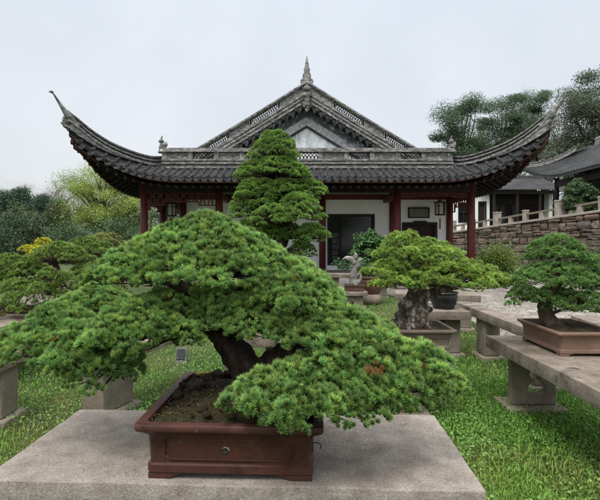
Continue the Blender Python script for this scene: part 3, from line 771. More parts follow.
bonsai('olive brown pine bonsai behind the sprawling one, nearest the pavilion corner', (-2.72, 6.35, .502),
       [(106, 249, 6.3, 30, .36, 13), (96, 262, 6.1, 26, .3, 11), (122, 262, 6.2, 22, .3, 12), (106, 282, 6.0, 26, .3, 16), (92, 274, 5.9, 20, .24, 10), (118, 275, 6.0, 26, .3, 14), (112, 298, 5.6, 26, .25, 16), (88, 296, 5.6, 24, .25, 14)], SPL2, .085,
       [[(-2.72, 6.35, .6, .09), (-2.7, 6.3, .85, .07), (-2.68, 6.3, 1.05, .05), (-2.66, 6.3, 1.25, .02)]], lambda t: rect_pot(t, .6, .45, .14, 'clay_brown', .03, .03, False), 'bark', .006)
SPY = dict(SPL); SPY.update(cb=(.16, .16, .012), ct=(.62, .60, .06), yel=.1)
bench('stone stand at the back of the left lawn under the yellow pine', -3.75, 6.6, .6, .5, .5, 0, [(0, 0, .35, .35, 'box')])
bonsai('pine bonsai with golden yellow needles behind the sprawling one', (-3.72, 6.6, .502),
       [(41, 250, 6.4, 15, .22, 11), (33, 255, 6.4, 13, .2, 11), (32, 264, 6.3, 16, .22, 12, dict(cb=(.09, .10, .015), ct=(.34, .38, .06)))], SPY, .08,
       [[(-3.72, 6.6, .6, .06), (-3.75, 6.55, .9, .045), (-3.72, 6.5, 1.15, .02)]], lambda t: rect_pot(t, .45, .4, .14, 'clay_brown', .03, .03, False), 'bark', .006)

# group before the pavilion window
t = thing('stone_drum', (*at(371, 304, 9.8).to_2d(), 0), 'round pale stone drum under the brown pot', 'stone stand')
MB().lathe(t.location, [(.17, 0), (.20, .01), (.235, .08), (.235, .15), (.20, .22), (.17, .225)], 24).build('drum', 'pedestal', t, True)
LF = dict(kind='leaf', sp=.06, k=4, len=.085, w=.45, cb=(.02, .06, .015), ct=(.075, .17, .035), var=.3)
bonsai('leafy young plant in a round brown pot on a stone drum', (t.location.x, 9.8, .226),
       [(370, 277, 9.8, 12, .25, 9), (362, 272, 9.8, 8, .16, 6)], LF, .1, [[(t.location.x, 9.8, .5, .03), (t.location.x, 9.8, .64, .02)]], lambda t: round_pot(t, .26, .38, 'clay_brown'), 'bark', .006)
px = at(354, 292, 9.3)
bench('small stone stand under the bleached driftwood tree', px.x, 9.3, .5, .45, .34, 0, [(0, 0, .34, .3, 'box')], th=.08)
def drift(t): rect_pot(t, .42, .3, .13, 'clay_brown', .02, .02, False)
t = bonsai('small tree with a bleached grey driftwood trunk before the window', (px.x, 9.3, .342),
       [(341, 266, 9.3, 8, .16, 6), (345, 270, 9.2, 5, .1, 4)], dict(LF, cb=(.012, .035, .014), ct=(.04, .10, .035), len=.06), .08,
       [[(px.x, 9.3, .45, .09), (px.x-.02, 9.3, .66, .07), (px.x+.03, 9.3, .86, .06), (px.x-.05, 9.28, .98, .065), (px.x-.15, 9.28, 1.02, .04), (px.x-.24, 9.28, .99, .012)],
        [(px.x+.02, 9.3, .80, .05), (px.x+.09, 9.3, .90, .055), (px.x+.12, 9.28, .98, .035), (px.x+.19, 9.28, 1.0, .01)], [(px.x-.02, 9.3, .95, .05), (px.x+.03, 9.27, 1.06, .045), (px.x+.01, 9.27, 1.14, .012)], [(px.x+.03, 9.3, .45, .05), (px.x+.14, 9.3, .6, .03), (px.x+.12, 9.3, .72, .01)]], drift, 'driftwood', .006)
px = at(378, 293, 10.9)
bench('stone stand under the round-crowned bonsai by the window', px.x, 10.9, .6, .5, .45, 0, [(0, 0, .36, .3, 'box')], th=.08)
SPO = dict(kind='leaf', sp=.055, k=5, len=.075, w=.5, cb=(.03, .075, .02), ct=(.10, .22, .06), var=.35)
bonsai('round-crowned bonsai standing before the pavilion window', (px.x, 10.9, .452),
       [(370, 264, 10.8, 27, .55, 34), (349, 266, 10.7, 13, .3, 12), (385, 268, 10.6, 14, .3, 18), (372, 244, 10.8, 16, .38, 12)], SPO, .13,
       [[(px.x, 10.9, .55, .09), (px.x-.05, 10.9, .8, .07), (px.x-.12, 10.9, 1.1, .05), (px.x-.2, 10.85, 1.4, .02)]], lambda t: rect_pot(t, .5, .36, .16, 'clay_tan', .03, .03, False), 'bark', .008)

# ================================================================== PAVILION
XC = .42
PV = thing('pavilion', (XC, 19, 0), 'white walled pavilion with dark tiled upswept roof and red columns', 'pavilion')
YB = 22.0       # rear gable plane
Y0 = 16.0
YM = (Y0+YB)/2
def V3(x, y, z): return Vector((XC+x, y, z))
HX, HY = 1.95, 3.0         # plan run of the hip from gable corner to eave corner
_hy = [0, .6, 1.25, 1.9, 2.4, 2.8, 3.0]
_hz = [4.10, 4.00, 4.01, 4.11, 4.27, 4.46, 4.60]
def hipz(s):                                   # s: run 0..3 in Y
    return float(np.interp(s, _hy, _hz))
def hip_pt(s): return (5.0+HX*s/HY, Y0-s, hipz(s))
def lift(d): return 1.20*max(0, 1-d/3.35)**2.7
def front_line(x, n=14, mirror=False, off=0):
    """tile line at local x on the front skirt, from top to eave"""
    a = abs(x)
    if a <= 5.0: top = (Y0-.12, 4.10)
    else:
        s = (a-5.0)/HX*HY; top = (Y0-s, hipz(s))
    e = (13.5-.5*(a/6.95)**5, 3.24+lift(6.95-a))
    out = []
    for k in range(n+1):
        v = k/n; sag = -.16*math.sin(math.pi*v)*min(1, (top[0]-e[0])/1.5)
        y = top[0]+(e[0]-top[0])*v; z = top[1]+(e[1]-top[1])*v+sag+off
        out.append((x, (2*YM-y) if mirror else y, z))
    return out
def side_line(y, sgn, n=12, off=0):
    yy = y if y <= YM else 2*YM-y
    if yy >= Y0: top = (4.9, 4.10)
    else: s = Y0-yy; top = (5.0+HX*s/HY, hipz(s))
    d = yy-13.0
    e = (6.45+.5*max(0, 1-d/6.0)**5, 3.24+lift(d))
    out = []
    for k in range(n+1):
        v = k/n; sag = -.12*math.sin(math.pi*v)*min(1, (e[0]-top[0])/1.5)
        out.append((sgn*(top[0]+(e[0]-top[0])*v), y, top[1]+(e[1]-top[1])*v+sag+off))
    return out
roof = MB()
def surf(lines, mb, flip=False): mb.grid([[V3(*p) for p in l] for l in lines], flip)
xs = np.linspace(-6.95, 6.95, 70); ysd = np.concatenate([np.linspace(13.0, 16, 16), np.linspace(16.3, 2*YM-16.3, 10), np.linspace(2*YM-16, 2*YM-13, 16)])
surf([front_line(x) for x in xs], roof); surf([front_line(x, mirror=True) for x in xs], roof)
for sg in (-1, 1): surf([side_line(y, sg) for y in ysd], roof)
def rib(mb, line, r, across):
    pts = [V3(*p) for p in line]; L = sum((pts[i+1]-pts[i]).length for i in range(len(pts)-1))
    if L < .12: return
    n = max(2, int(L/.085)); d = np.linspace(0, L, 2*n+1)
    cum = np.concatenate([[0], np.cumsum([(pts[i+1]-pts[i]).length for i in range(len(pts)-1)])])
    A = np.array([list(p) for p in pts]); Q = np.stack([np.interp(d, cum, A[:, k]) for k in range(3)], 1)
    ac = Vector(across); vs = []; j = rng.normal()*.006
    prof = [(-1, -.2), (-.8, .45), (-.3, .85), (.3, .85), (.8, .45), (1, -.2)]
    for i, q in enumerate(Q):
        rr = r*(1.12 if i % 2 else .86)
        for (a, b) in prof: vs.append(Vector(q)+ac*(a*rr+j)+Vector((0, 0, b*rr*1.1)))
    m_ = len(prof)
    fs = [(i*m_+k, i*m_+k+1, (i+1)*m_+k+1, (i+1)*m_+k) for i in range(len(Q)-1) for k in range(m_-1)]
    e = (len(Q)-1)*m_; fs.append(tuple(e+k for k in range(m_)))
    mb.add(vs, fs)
def drip(mb, p, across, out, w=.085, h=.13):
    """hanging lip tile in the valley between two ribs"""
    p = Vector(p); a = Vector(across); o = Vector(out); j = rng.uniform(.85, 1.1)
    prof = [(-1, .02), (1, .02), (1, -.25), (.75, -.62), (.35, -.92), (0, -1), (-.35, -.92), (-.75, -.62), (-1, -.25)]
    mb.prism([p+a*(u*w)+Vector((0, 0, v*h*j))+o*(.03-v*.03) for u, v in prof], o*.018)
STEP = .232
nr = int(6.9/STEP)
EV = []
for mir in (False, True):
    eave = MB(); EV.append(eave)
    o = (0, -1, 0) if not mir else (0, 1, 0)
    for i in range(-nr, nr+1):
        x = i*STEP; l = front_line(x, 16, mir, .01); rib(roof, l, .058, (1, 0, 0))
        e = l[-1]; eave.tube([V3(e[0], e[1]-o[1]*.02, e[2]+.028), V3(e[0], e[1]+o[1]*.022, e[2]+.022)], .060, 10)
        if i < nr:
            e = front_line(x+STEP/2, 4, mir, 0)[-1]; drip(eave, V3(e[0], e[1], e[2]-.005), (1, 0, 0), o, .108, .105)
ny = int((2*(YM-13.05))/STEP)
for sg in (-1, 1):
    eave = MB(); EV.append(eave)
    for i in range(ny+1):
        y = 13.05+i*STEP; l = side_line(y, sg, 12, .01); rib(roof, l, .058, (0, 1, 0))
        e = l[-1]; eave.tube([V3(e[0]-sg*.02, e[1], e[2]+.028), V3(e[0]+sg*.022, e[1], e[2]+.022)], .060, 10)
        e = side_line(y+STEP/2, sg, 4, 0)[-1]; drip(eave, V3(*e), (0, 1, 0), (sg, 0, 0), .108, .105)

# upper roof
ZA, SL = 7.0, .605
YV0, YV1 = 15.82, YB+.18
def rz(x): return ZA-SL*abs(x)-.035*math.sin(min(1, abs(x)/4.6)*math.pi)
up = [-4.75+.25*k for k in range(39)]
for sg in (-1, 1):
    P = [[V3(sg*x, y, rz(x)-.62) for y in (YV0+.1, YV1-.1)] for x in np.linspace(0, 4.75, 20)]
    roof.grid(P)
    k = 0; y = YV0+.5
    while y < YV1-.3:
        rib(roof, [(sg*x, y, rz(x)-.55) for x in np.linspace(.1, 4.75, 20)], .072, (0, 1, 0)); y += STEP
RO = roof.build('roof', 'tile', PV, False)
for eave in EV: eave.build('eave_tiles', 'tile', RO)

# verge: ridge bands up both rakes of both gables
for gy, o in ((16.0, -1), (YB, 1)):
    verge = MB(); vdark = MB(); vpan = MB()
    for sg in (-1, 1):
        def rake(a, b, n=14): return [V3(sg*x, gy, rz(x)) for x in np.linspace(a, b, n)]
        def band(mb, a, b, z0, z1, hw, n=14): mb.sweep(rake(a, b, n), [(-hw, z0), (hw, z0), (hw, z1), (-hw, z1)])
        band(verge, 0.0, 4.1, -.05, .02, .15); band(verge, 0, 4.1, -.10, -.052, .10)
        band(verge, 0, 4.15, -.36, -.30, .11); band(verge, 0, 4.15, -.43, -.362, .16); band(verge, 0, 4.2, -.49, -.432, .12)
        band(verge, 0, 4.2, -.56, -.492, .17); band(vpan, 0, 4.2, -.66, -.562, .13); band(verge, 0, 4.2, -.72, -.662, .18)
        segs = [(.12, .95, 0), (1.02, 1.95, 1), (2.02, 2.75, 0), (2.82, 3.5, 1), (3.57, 4.05, 0)]
        for (a, b, openw) in segs:
            band(verge, a-.06, a+.01, -.30, -.10, .10, 2); band(verge, b-.01, b+.06, -.30, -.10, .10, 2)
            if not openw:
                band(vpan, a, b, -.302, -.098, .055, 6)
            else:
                n = int((b-a)/.075)
                for q in range(n):   # openwork of arched tiles
                    xa, xb = a+(b-a)*q/n, a+(b-a)*(q+1)/n; xm = (xa+xb)/2
                    pts = [V3(sg*xa, gy, rz(xa)-.30), V3(sg*(xa*.6+xm*.4), gy, rz(xm)-.19), V3(sg*xm, gy, rz(xm)-.155), V3(sg*(xb*.6+xm*.4), gy, rz(xm)-.19), V3(sg*xb, gy, rz(xb)-.30)]
                    vdark.tube(pts, .017, 5); vdark.tube([V3(sg*xm, gy, rz(xm)-.155), V3(sg*xm, gy, rz(xm)-.10)], .017, 5)
        # rake tiles, with lips hanging in front of the gable
        k = 0; x = .14
        while x < 4.0:
            p = V3(sg*x, gy+o*.20, rz(x)-.79)
            eave_dir = Vector((sg, 0, -SL)).normalized()
            vdark.tube([p+Vector((0, -o*.42, .0)), p+Vector((0, o*.04, 0))], .075, 8)
            prof = [(-1, .1), (1, .1), (.9, -.45), (.4, -.9), (0, -1), (-.4, -.9), (-.9, -.45)]
            q = V3(sg*(x+.115), gy+o*.20, rz(x+.115)-.79)
            vdark.prism([q+eave_dir*(u*.085)+Vector((0, 0, v*.19-.02)) for u, v in prof], Vector((0, o*.02, 0)))
            x += .232
        vdark.sweep([V3(sg*x, gy+o*-.02, rz(x)-.87) for x in np.linspace(0, 4.1, 10)], [(-.2, 0), (.2, 0), (.2, .1), (-.2, .1)])
    verge.build('verge_ridge', 'ridge', PV); vpan.build('verge_panels', 'ridge', PV); vdark.build('verge_tiles', 'tile', PV)
# main ridge, running back
rd = MB(); rd.sweep([V3(0, 15.9, 6.45), V3(0, YB+.1, 6.45)], [(-.14, 0), (.14, 0), (.14, .12), (.09, .14), (.09, .36), (.13, .38), (.13, .46), (0, .52), (-.13, .46), (-.13, .38), (-.09, .36), (-.09, .14), (-.14, .12)])
rd.build('main_ridge', 'ridge', RO)
# finial and hanging ornament, each gable
for gy, o in ((15.98, -1), (YB+.02, 1)):
    m = MB(); c = V3(0, gy, 0)
    prof = [(.15, 6.85), (.17, 6.98), (.13, 7.03), (.15, 7.10), (.125, 7.2), (.115, 7.34), (.09, 7.52), (.065, 7.66), (.038, 7.80), (.016, 7.92), (.002, 7.97)]
    n = 8; vs = []
    for (r, z) in prof:
        for k in range(n):
            a = 2*math.pi*k/n+math.pi/8; vs.append(V3(r*math.cos(a), gy+.7*r*math.sin(a), z))
    m.add(vs, [(i*n+k, i*n+(k+1) % n, (i+1)*n+(k+1) % n, (i+1)*n+k) for i in range(len(prof)-1) for k in range(n)])
    for sg in (-1, 1):
        m.tube(smooth_path([V3(sg*.06, gy, 6.95), V3(sg*.17, gy, 6.97), V3(sg*.20, gy, 7.06), V3(sg*.15, gy, 7.11), V3(sg*.12, gy, 7.05)], 4), .035, 6)
        m.tube(smooth_path([V3(sg*.08, gy, 7.1), V3(sg*.13, gy, 7.2), V3(sg*.10, gy, 7.32), V3(sg*.06, gy, 7.3)], 4), .022, 6)
        m.tube(smooth_path([V3(sg*.07, gy, 7.38), V3(sg*.10, gy, 7.46), V3(sg*.06, gy, 7.54)], 4), .015, 6)
    m.build('finial', 'ridge', PV, True)
    m = MB(); g2 = gy+o*.22
    m.lathe(V3(0, g2, 6.62), [(.05, 0), (.13, .02), (.15, .1), (.10, .16), (.03, .19)], 10)
    m.blob(V3(0, g2, 6.5), .14, 3, .6, 4, (1, .5, 1)); m.blob(V3(0, g2, 6.32), .10, 3, .6, 4, (.9, .5, 1.5)); m.blob(V3(0, g2, 6.12), .14, 3, .7, 5, (1, .5, .8)); m.blob(V3(0, g2, 5.99), .07, 2, .5, 4, (1, .5, 1.6))
    m.build('hanging_ornament', 'ridge', PV, True)
    # gable wall
    gw = gy+(.34 if o < 0 else -.34)
    m = MB(); m.prism([V3(-3.3, gw, 4.2), V3(3.3, gw, 4.2), V3(0, gw, 6.22)], (0, -o*.2, 0)); m.build('gable_wall', 'gable_blue', PV)
    m = MB()
    for sg in (-1, 1):
        m.prism([V3(0, gw+o*.003, 5.86), V3(0, gw+o*.003, 5.55), V3(sg*2.6, gw+o*.003, 5.55-.61*2.6), V3(sg*2.6, gw+o*.003, 5.86-.61*2.6)], (0, o*.05, 0))
    m.build('gable_moulding', 'gable_dark', PV)
    m = MB()
    for sg in (-1, 1):
        m.prism([V3(0, gw+o*.003, 5.545), V3(0, gw+o*.003, 5.47), V3(sg*2.5, gw+o*.003, 5.47-.61*2.5), V3(sg*2.5, gw+o*.003, 5.545-.61*2.5)], (0, o*.09, 0))
    m.build('gable_trim', 'ridge_dark', PV)
    m = MB(); m.prism([V3(-2.05, gw+o*.004, 4.2), V3(2.05, gw+o*.004, 4.2), V3(0, gw+o*.004, 5.46)], (0, o*.02, 0)); m.build('gable_panel', 'gable', PV)
# ridge across the gable foot
for gy, o in ((15.52, -1), (YB+.48, 1)):
    m = MB(); path = [V3(-4.98, gy, 0), V3(4.98, gy, 0)]
    for z0, z1, hw in ((3.85, 3.95, .17), (3.952, 3.99, .12), (3.992, 4.05, .21), (4.052, 4.11, .13), (4.112, 4.17, .17), (4.42, 4.47, .15), (4.472, 4.56, .11)):
        m.sweep(path, [(-hw, z0), (hw, z0), (hw, z1), (-hw, z1)])
    segs = np.linspace(-4.9, 4.9, 12)
    for i in range(12): m.box(XC+segs[i]-.08, XC+segs[i]+.08, gy-.10, gy+.10, 4.172, 4.418)
    for i in range(0, 11, 2): m.box(XC+segs[i]+.081, XC+segs[i+1]-.081, gy-.05, gy+.05, 4.172, 4.418)
    m.build('gable_foot_ridge', 'ridge', PV)
    m = MB()
    for i in range(1, 11, 2):
        a, b = segs[i]+.08, segs[i+1]-.08; n = 6
        for k in range(n):
            xa, xb = a+(b-a)*k/n, a+(b-a)*(k+1)/n; xm = (xa+xb)/2
            m.tube([V3(xa, gy, 4.18), V3(xa*.7+xm*.3, gy, 4.28), V3(xm, gy, 4.32), V3(xb*.7+xm*.3, gy, 4.28), V3(xb, gy, 4.18)], .018, 5)
            m.tube([V3(xa, gy, 4.41), V3(xm, gy, 4.32), V3(xb, gy, 4.41)], .018, 5)
    m.build('openwork', 'ridge_dark', PV)
# hip ridges with swept tips
_ry = [0, .6, 1.25, 1.9, 2.4, 2.8, 3.05, 3.3]
_rt = [4.40, 4.28, 4.33, 4.48, 4.70, 4.96, 5.12, 5.40]
for mir in (False, True):
    for sg in (-1, 1):
        def hp(s, z): return V3(sg*(5.0+HX*s/HY), (Y0-s) if not mir else (2*YM-Y0+s), z)
        S = np.linspace(-.05, 3.05, 22); top = [float(np.interp(s, _ry, _rt)) for s in S]
        tp = smooth_path([(s, z) for s, z in zip(_ry, _rt)], 8); ss = np.array([p[0] for p in tp]); zz = np.array([p[1] for p in tp])
        m = MB(); md_ = MB()
        for (a, b, hw) in ((.0, .05, .085), (.05, .12, .05), (.12, .17, .105), (.175, .235, .06), (.24, .32, .13)):
            keep = [i for i in range(len(ss)) if ss[i] <= 3.06]
            path = [hp(ss[i], zz[i]-b) for i in keep]
            (md_ if hw < .07 else m).sweep(path, [(-hw, 0), (hw, 0), (hw, b-a-.002), (-hw, b-a-.002)])
        # base block growing toward the corner
        path = [hp(ss[i], hipz(min(ss[i], 3.0))-.02) for i in range(len(ss)) if ss[i] <= 3.0]
        hgt = [max(.05, zz[i]-.325-hipz(min(ss[i], 3.0))+.02) for i in range(len(ss)) if ss[i] <= 3.0]
        vs = []
        for p, h in zip(path, hgt):
            d = Vector((sg*HX, -HY if not mir else HY, 0)).normalized(); sd = Vector((d.y, -d.x, 0))
            vs += [p-sd*.11, p+sd*.11, p+sd*.11+Vector((0, 0, h)), p-sd*.11+Vector((0, 0, h))]
        n = len(path)
        m.add(vs, [(4*i+k, 4*i+(k+1) % 4, 4*i+4+(k+1) % 4, 4*i+4+k) for i in range(n-1) for k in range(4)]+[(3, 2, 1, 0), tuple(4*n-4+k for k in range(4))])
        # swept tip
        tip = smooth_path([(*hp(2.80, 4.72), .12), (*hp(3.02, 4.98), .10), (*hp(3.17, 5.19), .06), (*hp(3.30, 5.38), .035), (*hp(3.38, 5.50), .022), (*hp(3.45, 5.53), .02)], 5)
        m.tube([p[:3] for p in tip], [p[3] for p in tip], 8)
        m.blob(hp(3.43, 5.54), .045, 2, .3, 3, (1.4, 1, .8))
        # corner stack: scroll moulding below the tip
        m.prism([hp(2.75, 4.38), hp(3.02, 4.62), hp(3.12, 4.85), hp(3.10, 4.96), hp(2.9, 4.8), hp(2.7, 4.62)], Vector((.10*sg, .07*(1 if not mir else -1), 0)))
        m.tube(smooth_path([hp(3.0, 4.64), hp(3.10, 4.66), hp(3.16, 4.74), hp(3.20, 4.72)], 4), [.05]*5+[.04]*3+[.03]*3+[.02]*2, 6)
        hr = m.build('hip_ridge', 'ridge', PV); md_.build('ridge_groove', 'ridge_dark', hr)
# fascia, soffit, rafters
fa = MB(); so = MB(); ra = MB()
for mir in (False, True):
    o = 1 if not mir else -1
    E = [front_line(x, 4, mir)[-1] for x in np.linspace(-6.93, 6.93, 60)]
    fa.sweep([V3(e[0]*.985, e[1]+o*.06, e[2]-.125) for e in E], [(-.025, -.05*0), (.025, 0), (.025, .08), (-.025, .08)])
    lines = []
    for x in np.linspace(-6.9, 6.9, 60):
        l = front_line(x, 8, mir, -.19); lines.append([p if i < 8 else (p[0]*.985, p[1]+o*.1, p[2]) for i, p in enumerate(l)])
    surf(lines, so, True)
    for i in range(-26, 27):
        x = i*.25; l = front_line(x, 6, mir, -.24)
        if abs(l[0][1]-l[-1][1]) > .3: ra.tube([V3(*p) for p in l[1:-1]]+[V3(l[-1][0], l[-1][1]+o*.1, l[-1][2])], .045, 6)
for sg in (-1, 1):
    E = [side_line(y, sg, 4)[-1] for y in np.linspace(13.03, 2*YM-13.03, 70)]
    fa.sweep([V3(e[0]-sg*.06, e[1], e[2]-.18) for e in E], [(-.025, 0), (.025, 0), (.025, .11), (-.025, .11)])
    surf([[p if i < 8 else (p[0]-sg*.1, p[1], p[2]) for i, p in enumerate(side_line(y, sg, 8, -.19))] for y in np.linspace(13.05, 2*YM-13.05, 60)], so)
    for i in range(int((2*YM-26.4)/.25)):
        y = 13.2+i*.25; l = side_line(y, sg, 6, -.24)
        if abs(l[0][0]-l[-1][0]) > .3: ra.tube([V3(*p) for p in l[1:-1]]+[V3(l[-1][0]-sg*.1, l[-1][1], l[-1][2])], .045, 6)
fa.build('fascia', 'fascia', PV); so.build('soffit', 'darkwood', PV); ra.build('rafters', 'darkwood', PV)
# corner hip beams
for mir in (False, True):
    for sg in (-1, 1):
        m = MB()
        pts = [V3(sg*(5.0+HX*s/HY), (Y0-s) if not mir else (2*YM-Y0+s), hipz(s)-dz) for s, dz in ((0, .45), (1.0, .42), (1.8, .38), (2.4, .33), (2.85, .30))]
        m.sweep(pts, [(-.09, -.12), (.09, -.12), (.09, .1), (-.09, .1)])
        m.build('hip_beam', 'fascia', PV)
# ridge guardian figures
def figure(x, y):
    m = MB(); b = V3(x, y, 4.40)
    m.lathe(b, [(.16, 0), (.16, .05), (.11, .07), (.10, .14)], 10)
    m.blob(b+Vector((0, 0, .22)), .12, 2, .25, 3, (.9, 1.1, 1.1)); m.blob(b+Vector((-.03, -.03, .40)), .085, 2, .3, 3); m.blob(b+Vector((-.08, -.05, .38)), .045, 2, .3, 3)
    m.blob(b+Vector((.10, .03, .30)), .06, 2, .3, 3, (1, 1, 1.7)); m.tube([b+Vector((-.04, -.03, .45)), b+Vector((-.02, -.02, .56)), b+Vector((.02, 0, .60))], [.03, .02, .008], 6)
    m.tube([b+Vector((-.09, -.04, .05)), b+Vector((-.08, -.05, .24))], .03, 6); m.tube([b+Vector((-.04, .06, .05)), b+Vector((-.05, .05, .24))], .03, 6)
    m.build('ridge_figure', 'ridge', PV, True)
for x in (-4.98, 4.98): figure(x, 15.5)
# columns
COLS = [(-5.45, 15.0), (-2.95, 15.0), (2.98, 15.0), (5.45, 15.0), (-5.45, 17.1), (5.45, 17.1), (-5.45, 20.0), (5.45, 20.0), (-5.45, 22.9), (5.45, 22.9), (-2.95, 22.9), (2.98, 22.9)]
for (x, y) in COLS:
    m = MB(); m.lathe(V3(x, y, .33), [(.128, 0), (.128, 1.2), (.122, 3.2)], 20); c = m.build('column', 'redwood', PV, True)
    m = MB(); m.lathe(V3(x, y, .265), [(.19, 0), (.20, .02), (.19, .055), (.15, .065)], 20); m.build('column_base', 'plat', c, True)
for x in (-1.96, .62, 3.28, -4.66):
    m = MB(); m.lathe(V3(x, 17.06, .30), [(.125, 0), (.125, 3.3)], 16); m.build('column', 'redwood', PV, True)
# beams
m = MB()
for y in (15.0, 22.9):
    m.box(XC-5.6, XC+5.6, y-.10, y+.10, 2.98, 3.32); m.box(XC-5.6, XC+5.6, y-.13, y+.13, 3.33, 3.5)
for x in (-5.45, 5.45):
    m.box(XC+x-.09, XC+x+.09, 15.11, 22.79, 2.985, 3.31); m.box(XC+x-.12, XC+x+.12, 15.14, 22.76, 3.33, 3.49)
m.build('beams', 'darkwood', PV)
m = MB()
for x in (-5.45, -4.7, -2.95, 2.98, 5.45): m.box(XC+x-.07, XC+x+.07, 15.11, 17.0, 2.80, 2.97)
m.box(XC-4.6, XC+5.35, 16.98, 17.02, 2.93, 3.12)
m.build('tie_beams', 'redwood', PV)
m = MB(); m.box(XC-5.6, XC+5.6, 15.0, 22.9, 3.52, 3.56); m.build('ceiling', 'darkwood', PV)
# walls with openings
def at_l(px, Y): return (px-CX)/F*Y-XC
yw = 17.1
wx0, wx1 = at_l(329, yw), at_l(373, yw); wz0, wz1 = .52, 2.32
dx0, dx1 = at_l(404, yw), at_l(435, yw); dz1 = 1.98
m = MB()
def wb(a, b, z0, z1): m.box(XC+a, XC+b, yw, yw+.22, z0, z1)
wb(-4.68, wx0, .27, 3.52); wb(wx0, wx1, .27, wz0); wb(wx0, wx1, wz1, 3.52); wb(wx1, dx0, .27, 3.52); wb(dx0, dx1, dz1, 3.52); wb(dx1, 5.33, .27, 3.52)
m.box(XC-4.68, XC-4.48, yw+.22, 21.3, .27, 3.52); m.box(XC+5.13, XC+5.33, yw+.22, 21.3, .27, 3.52); m.box(XC-4.68, XC+5.33, 21.3, 21.5, .27, 3.52)
m.build('wall', 'white', PV)
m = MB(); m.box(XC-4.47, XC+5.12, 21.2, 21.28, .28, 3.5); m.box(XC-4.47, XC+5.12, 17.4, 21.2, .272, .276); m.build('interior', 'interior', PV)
m = MB()
for (a, b, c, d) in ((wx0-.06, wx1+.06, wz1-.02, wz1+.07), (wx0-.06, wx1+.06, wz0-.07, wz0+.02), (wx0-.06, wx0+.03, wz0+.021, wz1-.021), (wx1-.03, wx1+.06, wz0+.021, wz1-.021), (wx0+.42, wx0+.47, wz0+.022, wz1-.022)):
    m.box(XC+a, XC+b, yw-.03, yw+.09, c, d)
wf = m.build('window', 'darkwood', PV)
m = MB(); m.box(XC+wx0+.02, XC+wx1-.02, yw+.05, yw+.06, wz0+.01, wz1-.01); m.build('glass', 'glass', wf)
m = MB()
for k in range(5): m.box(XC+wx0+.12, XC+wx0+.36, yw+.025, yw+.048, wz0+.1+k*.22, wz0+.28+k*.22)
m.build('lattice_pane', 'ridge_dark', wf)
m = MB(); m.box(XC+dx0-.08, XC+dx1+.08, yw-.04, yw+.05, dz1-.01, dz1+.10); m.box(XC+dx0-.08, XC+dx0+.03, yw-.04, yw+.05, .27, dz1-.012); m.box(XC+dx1-.03, XC+dx1+.08, yw-.04, yw+.05, .27, dz1-.012)
m.box(XC+dx0+.35, XC+dx0+.85, yw-.07, yw-.042, dz1-.02, dz1+.15)
df = m.build('door', 'darkwood', PV)
m = MB(); xm = (dx0+dx1)/2
m.box(XC+dx0+.04, XC+xm-.01, yw+.08, yw+.12, .28, dz1-.02); m.box(XC+xm+.01, XC+dx1-.04, yw+.08, yw+.12, .28, dz1-.02); m.build('door_leaf', 'darkred', df)
a, b = at_l(409, yw), at_l(428, yw)
m = MB(); m.box(XC+a, XC+b, yw-.06, yw-.02, 2.28, 2.60); pq = m.build('name_plaque', 'plaque_grey', PV, bevel=.01)
m = MB(); m.box(XC+a-.04, XC+b+.04, yw-.075, yw-.005, 2.24, 2.279); m.box(XC+a-.04, XC+b+.04, yw-.075, yw-.005, 2.601, 2.64); m.box(XC+a-.04, XC+a-.001, yw-.075, yw-.005, 2.28, 2.60); m.box(XC+b+.001, XC+b+.04, yw-.075, yw-.005, 2.28, 2.60); m.build('plaque_frame', 'darkwood', pq)
# platform and steps
m = MB(); m.box(XC-6.0, XC+6.0, 14.55, 23.5, -.1, .27); m.build('platform', 'plat', PV, bevel=.015)
m = MB(); m.box(XC-1.6, XC+1.6, 14.15, 14.545, -.1, .135); m.build('step', 'plat', PV, bevel=.012)
# hanging lattices
def lattice(a, b, ztop, h, nu):
    a, b = Vector(a), Vector(b); m = MB(); w = .034
    def P(u, z): q = a.lerp(b, u); return Vector((q.x, q.y, ztop-z))
    def ln(u0, z0, u1, z1): m.bar(P(u0, z0), P(u1, z1), w, w)
    ln(0, 0, 1, 0); ln(0, h, .25, h); ln(.75, h, 1, h); ln(.25, h*.7, .75, h*.7); ln(.25, h*.7, .25, h); ln(.75, h*.7, .75, h)
    ln(0, 0, 0, h*1.5); ln(1, 0, 1, h*1.5)
    for k in range(1, nu):
        u = k/nu; ln(u, 0, u, h if (u < .25 or u > .75) else h*.7)
    for k in range(nu):
        u0, u1 = k/nu, (k+1)/nu; zz = h*(.35 if k % 2 else .5); ln(u0, zz, u1, zz)
        ln((u0+u1)/2, 0 if k % 2 else h*.5, (u0+u1)/2, h*.35 if k % 2 else h*.7)
    m.build('lattice', 'redwood', PV)
lattice(V3(5.45, 15.2, 0), V3(5.45, 16.95, 0), 2.96, .52, 9)
lattice(V3(-5.45, 15.2, 0), V3(-5.45, 16.95, 0), 2.96, .52, 12)
lattice(V3(-5.3, 17.1, 0), V3(-4.75, 17.1, 0), 2.96, .52, 5)
lattice(V3(-5.35, 15.0, 0), V3(-3.05, 15.0, 0), 2.96, .40, 18)
lattice(V3(3.08, 15.0, 0), V3(5.35, 15.0, 0), 2.96, .12, 11)
